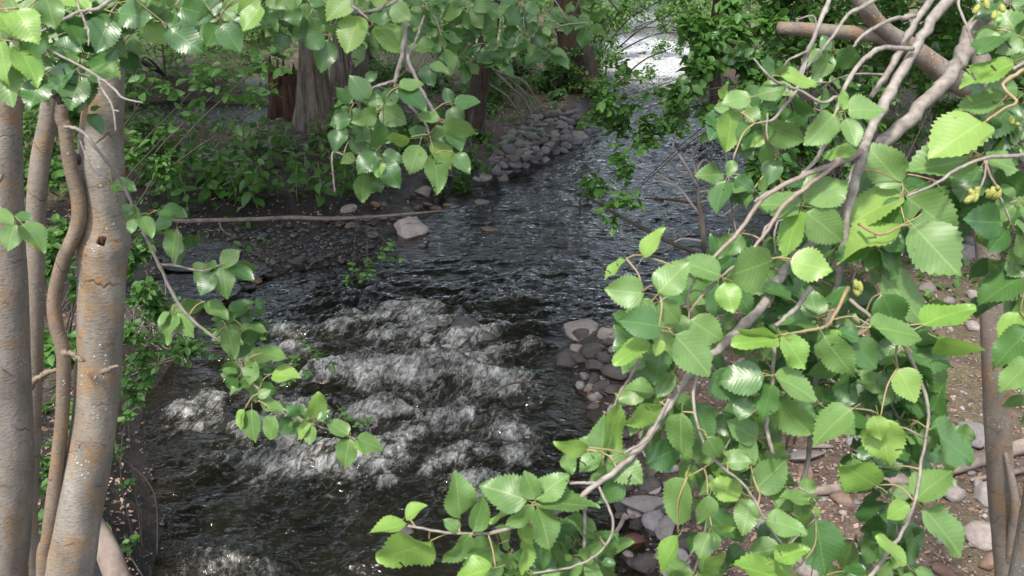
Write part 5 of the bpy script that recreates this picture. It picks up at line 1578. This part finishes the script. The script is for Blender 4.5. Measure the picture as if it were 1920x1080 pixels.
shrub('leafy shrub low behind the crossing grey branches', [(1530, 330, 50, 5.6), (1500, 420, 60, 5.2), (1440, 480, 50, 5.0), (1600, 330, 40, 6)], 5.5, 120, .07, leafset=LM['d'], nmass=400)

# nettles and dogwood seedlings on the left bank: one plant each
def plant_protos():
    out = []
    for k in range(4):
        r = empty('leafy_plant', (0, 0, 0))
        h = .42
        add_tube('stem', [(0, 0, 0), (.03, .02, h * .5), (0.02, 0, h)], [.005, .004, .002], M['petiole'], r, sides=4, per=3)
        for j in range(12):
            z = h * (.25 + .75 * (j // 2) / 5)
            a = (j % 2) * 3.14 + (j // 2) * 1.57 + random.uniform(-.3, .3) + k
            L = .155 * (1.15 - .5 * (j // 2) / 5)
            q = Vector((.02, .01, z))
            put_leaf(r, q, q + Vector((math.cos(a), math.sin(a), random.uniform(-.5, .15))).normalized() * L, random.uniform(.5, .8), LS, .1, vdir=(random.gauss(0, .2), random.gauss(0, .2), 1))
        out.append(r)
    return out


protos = plant_protos()
spots = []
for poly, n in (([(420, 250), (640, 235), (650, 380), (560, 400), (420, 385)], 36), ([(250, 230), (420, 260), (430, 330), (300, 340), (240, 300)], 12), ([(240, 330), (560, 345), (560, 395), (260, 400)], 16), ([(640, 300), (760, 330), (720, 370), (640, 370)], 8), ([(860, 180), (960, 150), (950, 220), (880, 250)], 6)):
    P_ = np.array(poly, float)
    k = 0
    while k < n:
        a, b = random.uniform(*[P_[:, 0].min(), P_[:, 0].max()]), random.uniform(P_[:, 1].min(), P_[:, 1].max())
        if inpoly(a, b, P_): spots.append(gpt(a, b)); k += 1
made = []
for i, p in enumerate(spots):
    src = protos[i % 4]
    if i < 4: o = src
    else:
        o = src.copy(); COL.objects.link(o)
        for ch in src.children:
            c = ch.copy(); COL.objects.link(c); c.parent = o
    s = random.uniform(.85, 1.5)
    o.location = p; o.scale = (s, s, s); o.rotation_euler = (random.uniform(-.25, .25), random.uniform(-.25, .25), random.uniform(0, 6.28))
    tag(o, 'plant', 'plant', 'green plants growing in a patch on the left bank')
    q = p - CP; dq = q.dot(Fv)
    made.append((960 + FPX * q.dot(Rv) / dq, 540 - FPX * q.dot(Uv) / dq, o))
rows(made, 'green plant', 'of the left bank patch')

# ---- background trees
DENSE = 2.4
def crown_mass(root, blobs, n, size, mat, name='crown', clump=45, sig=.20):
    P_, S_ = [], []
    tot = sum(b[3] ** 2 for b in blobs)
    for (x, y, z, r) in blobs:
        m = int(n * r * r / tot)
        u_ = rng.normal(size=(max(4, m // clump), 3)); u_ /= np.linalg.norm(u_, axis=1)[:, None]
        cc = u_ * r * rng.uniform(.35, 1.0, (len(u_), 1)) * np.array([1, 1, .75])
        v = cc[rng.integers(0, len(cc), m)] + rng.normal(0, sig, (m, 3)) * r * .8
        P_.append(v + np.array([x, y, z])); S_.append(size * rng.uniform(.7, 1.3, m))
    return leaf_mass(np.vstack(P_), np.concatenate(S_), M[mat], name, root, seed=random.randrange(999))


def bgtree(name, label, path, radii, mat, blobs, n, size=.12, cat='tree', leafmat='leaf_f', limbs=True, **kw):
    b = Vector(path[0])
    gz = gh(b.x, b.y)
    root = empty(name, (b.x, b.y, gz), label, cat)
    pth = [Vector((b.x, b.y, gz - .2))] + [Vector(p) for p in path[1:]]
    add_tube('trunk', pth, radii, M[mat], root, sides=14, per=8, bump=.12, bfreq=1.5, **kw)
    if limbs:
        for (x, y, z, r) in blobs[:5]:
            q = min(pth[1:], key=lambda p: (p - Vector((x, y, z))).length)
            add_tube('limb', [q, q.lerp(Vector((x, y, z)), .5) + Vector((0, 0, .3)), (x, y, z)], [radii[-1] * .9, radii[-1] * .6, .02], M[mat], root, sides=7)
    if n: crown_mass(root, blobs, n, size, leafmat)
    return root


def up(px, py0, py1, y, n=4, lean=0.0):
    a, b = pty(px, py0, y), pty(px + lean, py1, y)
    return [a + (b - a) * t for t in np.linspace(0, 1, n)]


g0 = gpt(592, 238)
xs = g0.x; yc = g0.y
bgtree('cottonwood_tree', 'thick furrowed trunk upper left of centre with a hollow rotten stump at its foot', [g0, pty(588, 200, yc), pty(586, 120, yc), pty(588, 40, yc), pty(596, -60, yc), (xs + .3, yc, 6.5)], [.42, .29, .24, .23, .23, .22, .18], 'bark_rough',
       [(xs, yc, 7.5, 2.8), (xs + 2.6, yc - 1.5, 6.8, 2.2), (xs - 2.5, yc, 7.0, 2.3), (xs + 1, yc - 4, 7, 2.2)], 9000, .13, lobes=.16)
g1 = gpt(540, 240)
sr = empty('rotten_stump', g1, 'hollow reddish brown stump leaning against the furrowed trunk', 'stump')
V, F, uv = tube([g1 - Vector((0, 0, .1)), g1 + Vector((0, 0, .5)), g1 + Vector((.03, 0, .95))], [.34, .27, .22], sides=18, per=6, bump=.5, bfreq=1.5, lobes=.3, caps=False)
wobj('shell', V, F, M['rot'], sr, uv=uv)
for k in range(7):
    a = k * .9
    b_ = g1 + Vector((math.cos(a) * .22, math.sin(a) * .22, .8))
    add_tube('splinter', [b_, b_ + Vector((.02, 0, random.uniform(.15, .5)))], [.06, .012], M['rot'], sr, sides=5, bump=.4)
g2 = gpt(650, 190)
bgtree('background_tree', 'grey second trunk right behind the furrowed trunk with dangling root strands', [g2, pty(655, 120, g2.y), pty(650, 20, g2.y), pty(650, -80, g2.y)], [.4, .34, .3, .28, .25], 'bark_rough', [(g2.x, g2.y, 7, 2.2)], 2500, .14, lobes=.15)
g3 = gpt(880, 238)
bgtree('background_tree', 'dark slanting trunk behind the cobble heap', [g3, pty(895, 180, g3.y), pty(908, 110, g3.y), pty(918, 50, g3.y), pty(930, -10, g3.y), (g3.x + 1.3, g3.y, 6.0)], [.24, .17, .16, .16, .15, .15, .1], 'bark_dark',
       [(g3.x + .4, g3.y - 1, 6.5, 2.2), (g3.x - 1.5, g3.y + 1, 6.5, 2.2), (g3.x, g3.y - 3, 6.2, 2)], 7000, .12)
g4 = gpt(1085, 165)
bgtree('background_tree', 'dark broken trunk in the shade left of the white riffle', [g4, pty(1083, 120, g4.y), pty(1070, 60, g4.y), pty(1065, 0, g4.y), (g4.x - .3, g4.y, 6)], [.5, .36, .3, .28, .25, .2], 'bark_dark', [(g4.x - 2.5, g4.y - 2, 6.5, 2.2)], 2000, .15, lobes=.2)
g5 = gpt(1345, 260)
bgtree('background_tree', 'dark trunk hidden in the round leaved shrub right of the creek', [g5, pty(1342, 180, g5.y), pty(1338, 110, g5.y), pty(1345, 20, g5.y), (g5.x + .2, g5.y, 6)], [.16, .12, .10, .10, .1, .08], 'bark_dark', [(g5.x + .5, g5.y, 6, 2.2), (g5.x - 1.2, g5.y - 2, 6, 2)], 5000, .12)
g6 = gpt(690, 150)
bgtree('background_tree', 'thin brown trunk between the furrowed trunk and the slanting trunk', [g6, pty(692, 110, g6.y), pty(685, 50, g6.y), pty(690, -20, g6.y)], [.16, .14, .13, .12, .1], 'bark_dark', [(g6.x, g6.y, 6.5, 2.5)], 2500, .14)
g7 = gpt(985, 78)
bgtree('background_tree', 'slender reddish trunk farthest back left of the riffle', [g7, pty(984, 40, g7.y), pty(985, -30, g7.y), (g7.x, g7.y, 8)], [.2, .15, .13, .12, .1], 'bark_rough', [(g7.x, g7.y, 8, 3.2)], 3500, .2)

# flood bent saplings arching over the cobble heap
ar = empty('bent_sapling', gpt(880, 150), 'pale leafless sapling arching down to the cobble heap', 'sapling')
ya = gpt(1015, 215).y
for tw in [[(760, 30), (840, 75), (890, 110), (935, 135), (985, 155), (1020, 215)], [(930, 135), (960, 165), (985, 190), (1000, 220)], [(885, 108), (910, 150), (950, 180), (975, 215)], [(935, 132), (985, 175), (1005, 212)]]:
    add_tube('stem', [pty(a, b, ya + random.uniform(-.2, .2)) for a, b in tw], [.022] * (len(tw) - 1) + [.012], M['deadwood'], ar, sides=6, bump=.1)
for (a, b, c, d) in [(640, 60, 655, 190), (660, 70, 645, 210), (635, 100, 640, 190)]:
    add_tube('root_strand', [pty(a, b, g2.y - .6), pty((a + c) / 2 + 4, (b + d) / 2, g2.y - .7), pty(c, d, g2.y - .6)], [.02, .018, .012], M['deadwood'], ar, sides=5)

# shrubs of the middle distance: each its own
yf = gpt(1060, 150).y
for (lab, bl, n, sz, nm) in [
    ('shrub with drooping light green leaves below the dark broken trunk', [(1060, 130, 45, 20), (1100, 170, 45, 20), (1130, 120, 35, 21), (1040, 90, 40, 21)], 0, .10, 2600),
    ('shrub hanging over the far left waterline beside the white riffle', [(1130, 60, 60, 26), (1080, 30, 70, 27), (1150, 20, 60, 28)], 0, .11, 3000),
    ('bright green shrub at the foot of the slanting dark trunk', [(915, 200, 30, 17), (900, 260, 28, 15), (880, 310, 28, 13.5), (930, 150, 40, 18)], 0, .09, 1500),
    ('mossy low shrub by the inlet below the cobble heap', [(850, 330, 30, 12.8), (810, 350, 26, 12.6), (880, 345, 18, 12.8)], 0, .05, 1200),
    ('thicket behind the furrowed trunk', [(480, 60, 90, 24), (540, 20, 80, 26), (400, 100, 80, 22), (680, 60, 70, 27)], 0, .13, 4200),
    ('thicket far behind the left trunks', [(300, 60, 90, 19), (200, 150, 90, 16), (100, 300, 90, 12), (60, 200, 90, 14), (250, 260, 60, 13)], 0, .10, 6500),
    ('pale thicket behind the slanting trunk', [(800, 70, 80, 28), (870, 30, 80, 30), (960, 60, 60, 30), (740, 30, 70, 30)], 0, .14, 4000),
    ('grassy thicket far up the right bank of the creek', [(1390, 30, 70, 24), (1330, 50, 50, 26), (1450, 80, 60, 20), (1330, 110, 40, 22)], 0, .10, 3800),
    ('wide bush on the far right bank behind the lichen covered limb', [(1560, 120, 90, 15), (1680, 100, 90, 14), (1800, 60, 90, 14), (1900, 30, 90, 13), (1600, 20, 90, 18)], 0, .11, 6500),
    ('low green growth behind the gap in the right branches', [(1760, 170, 50, 10), (1790, 210, 40, 9.5), (1700, 240, 40, 9.5), (1880, 180, 60, 9.5)], 0, .07, 2500),
    ('light sprays of leaves hanging before the white riffle', [(1140, 100, 30, 22), (1200, 150, 30, 21), (1260, 90, 28, 22)], 0, .09, 500),
    ('leafy bush overhanging the creek just above the white riffle', [(1150, 30, 40, 34), (1210, 10, 50, 35), (1290, 40, 45, 33), (1310, 90, 40, 30), (1250, 0, 50, 36)], 0, .15, 2200),
    ('branches of leaves closing over the creek at the very top', [(1120, 10, 45, 26), (1180, -5, 40, 26), (1240, 0, 40, 26), (1290, 20, 40, 26), (1300, 60, 30, 26), (1100, 50, 35, 26)], 0, .11, 2600),
    ('low bushes on the bare left bank behind the cobble heap', [(960, 120, 50, 22), (1010, 150, 40, 20), (950, 170, 30, 18.5), (1000, 80, 50, 25), (880, 120, 40, 22), (1060, 190, 30, 19), (920, 140, 40, 19)], 0, .11, 4800),
    ('shadowy undergrowth between the furrowed trunk and the slanting trunk', [(740, 180, 50, 18), (800, 150, 50, 19), (700, 220, 40, 16), (820, 240, 40, 15), (760, 260, 40, 14), (720, 150, 40, 19)], 0, .09, 3800),
    ('small weed beside the slim right trunk', [(1780, 760, 26, 6.3), (1830, 770, 24, 6.2)], 0, .03, 260),
    ('small weed right of the slim trunk', [(1905, 800, 26, 5.9), (1915, 930, 22, 5.2)], 0, .035, 220)]:
    shrub(lab, bl, 0, n, sz, nmass=nm, massmat='leaf_f', stemr=.02 if sz > .06 else .003)

# dead twiggy brush on the right bank (brown tangle)
def brush(px, py, y, rp, n, label):
    c = gpt(px, py)
    root = empty('dead_brush', c, label, 'brush')
    mg = Merge()
    R_ = rp / FPX * (c - CP).dot(Fv)
    for _ in range(n):
        a = Vector((c.x + random.gauss(0, .5) * R_, c.y + random.gauss(0, .5) * R_, c.z))
        a.z = gh(a.x, a.y)
        h = random.uniform(.3, 1.1) * R_ * 1.4
        b = a + Vector((random.gauss(0, .5) * h, random.gauss(0, .3) * h, h))
        m = a.lerp(b, .5) + Vector((random.gauss(0, .15), random.gauss(0, .1), .05)) * h
        V, F, uv = tube([a, m, b], [.010, .007, .003], sides=4, per=4, caps=False)
        mg.add(V, F, uv)
    o = mg.link('twigs', M['twig'], root)
    o['kind'] = 'stuff'
    return root


brush(1700, 330, 9, 90, 130, 'brown tangle of dead twigs on the far right bank')
brush(1600, 330, 9, 70, 90, 'darker twig tangle left of the brown tangle on the right bank')
brush(1640, 200, 12, 90, 90, 'tall bare brush under the lichen covered limb')
brush(1360, 300, 9, 40, 50, 'dark roots and twigs at the upstream right edge')
brush(300, 640, 6, 60, 60, 'fine dead twigs on the dark bank under the dark leafy shrub')
brush(760, 170, 17, 70, 60, 'bare twigs between the grey trunk and the slanting trunk')

# the hanging alder's unseen crown, added above the view to shade its middle leaves
cblobs = [(-.7, .9, 6.3, .85), (-.3, 2.0, 6.4, .8), (-1.6, 2.2, 6.2, .9), (.3, 3.0, 6.6, .8), (-.6, 3.6, 6.4, .9), (-2.4, 3.4, 6.4, 1.1)]
for (x, y, z_, r) in cblobs:
    q = Vector((cb[0] + .3, cb[1] + .1, 6.0))
    e_ = Vector((x, y, z_))
    add_tube('limb', [q, q.lerp(e_, .5) + Vector((0, 0, .25)), e_], [.05, .03, .01], M['bark_main'], Cc.root, sides=6)
crown_mass(Cc.root, cblobs, 5200, .085, 'leaf_f', sig=.3)

# ---- trees outside the frame whose crowns shade the creek
for i, (x, y, lab, blobs, n) in enumerate([
    (-5.2, 6.0, 'tall tree on the left bank beside the rapids, outside the view', [(-3.6, 6.0, 6.4, 1.9), (-1.2, 6.4, 6.3, 1.8), (-5.5, 6.5, 7.0, 2.2), (-2.5, 8.3, 6.8, 1.9), (.6, 7.2, 6.8, 1.6)], 9000),
    (5.6, 6.2, 'tall tree on the right bank beside the rapids, outside the view', [(4.6, 6.0, 6.6, 2.0), (2.4, 7.6, 6.4, 1.8), (6.5, 7, 7, 2.2), (3.2, 9.4, 6.6, 1.9)], 8000),
    (-8.2, 11.5, 'tall tree on the left bank beside the mud bar, outside the view', [(-6.2, 11, 6.8, 2.4), (-3.2, 10.8, 6.6, 2.2), (-.6, 11.0, 7.0, 1.8), (-7.5, 13, 7, 2.5), (-4, 13.6, 7.2, 2.3)], 11000),
    (8.8, 12.5, 'tall tree on the right bank behind the stones, outside the view', [(6.8, 12, 6.4, 2.4), (4.4, 12.4, 6.6, 2.0), (8.5, 14, 7, 2.5), (5.4, 15.5, 6.8, 2.2)], 9000),
    (-6.8, 9.0, 'leaning tree between the two tall left bank trees, outside the view', [(-5, 9, 5.6, 1.8), (-2.0, 9.4, 8.2, 2.3), (.8, 9.6, 7.6, 1.9), (-4.5, 11.5, 8.4, 2.4)], 7000),
    (7.2, 9.2, 'leaning tree between the two tall right bank trees, outside the view', [(5.2, 9.2, 5.8, 1.8), (3.0, 5.8, 7.6, 1.8), (2.4, 10.5, 8.2, 2.3), (.6, 13, 8, 2.2), (4.6, 13, 8.4, 2.2)], 7000),
    (-12.2, 17.0, 'tall tree far up the left bank, outside the view', [(-10, 17, 7, 3), (-7.0, 16, 7, 2.6), (-3, 15.5, 7.5, 2.6), (-4, 19, 7.6, 2.6), (-12, 20, 7.5, 3)], 8000),
    (14.0, 18.5, 'tall tree far up the right bank, outside the view', [(10.5, 18, 7, 3), (7.0, 18.5, 7, 2.4), (5, 18.5, 7.5, 2.3), (12, 22, 7.5, 3)], 8000)]):
    bgtree('bank_tree', lab, [(x, y, 0), (x, y, 2.5), (x * .97, y, 5.0), (x * .93, y, 7.0)], [.22, .2, .17, .13, .09], 'bark_rough', blobs, n, .21)

# ---- wall of woodland closing the valley
P_, S_ = [], []
for _ in range(760):
    a = random.uniform(-1, 1)
    y = random.uniform(34, 62)
    x = a * y * .75
    if abs(x - float(.5 * (XL(min(y, 45)) + XR(min(y, 45))))) < 2.2 and y < 45: continue
    z = gh(x, y) + random.uniform(.2, 9 if y > 46 else 6) * (1 if y > 44 else .6)
    m = 95
    P_.append(rng.normal(0, .8, (m, 3)) * np.array([1.0, .8, .8]) + np.array([x, y, z])); S_.append(rng.uniform(.16, .34, m))
W = np.vstack(P_); S_ = np.concatenate(S_)
wd = leaf_mass(W, S_, M['leaf_f'], 'far_woodland', None, seed=5)
tag(wd, 'bright mottled green woodland closing the far end of the creek', kind='stuff')
# grass and low ground cover
n = 16000
px = rng.uniform(-60, 1980, n); py = np.where(rng.random(n) < .65, rng.uniform(0, 330, n), rng.uniform(330, 1000, n))
G = np.array([gp(a, b, .3)[:] for a, b in zip(px, py)])
dl = XL(G[:, 1]) - G[:, 0]; dr = G[:, 0] - XR(G[:, 1]); dd = np.maximum(dl, dr)
pn = fbm(G[:, 0] * .5, G[:, 1] * .5, 6, oct=3)
ok = (dd > .5) & (pn > np.where(G[:, 1] > 13, -.15, .28)) & (G[:, 1] < 60)
G = G[ok]; n = len(G)
G[:, 2] = ground_h(G[:, 0], G[:, 1]) - .01
gs = leaf_mass(G, rng.uniform(.03, .09, n) * (1 + .05 * G[:, 1]), M['leaf_f'], 'ground_cover', None, droop=-1.0, seed=8)
tag(gs, 'low weeds and grass growing on the banks', kind='stuff')

join_surplus()
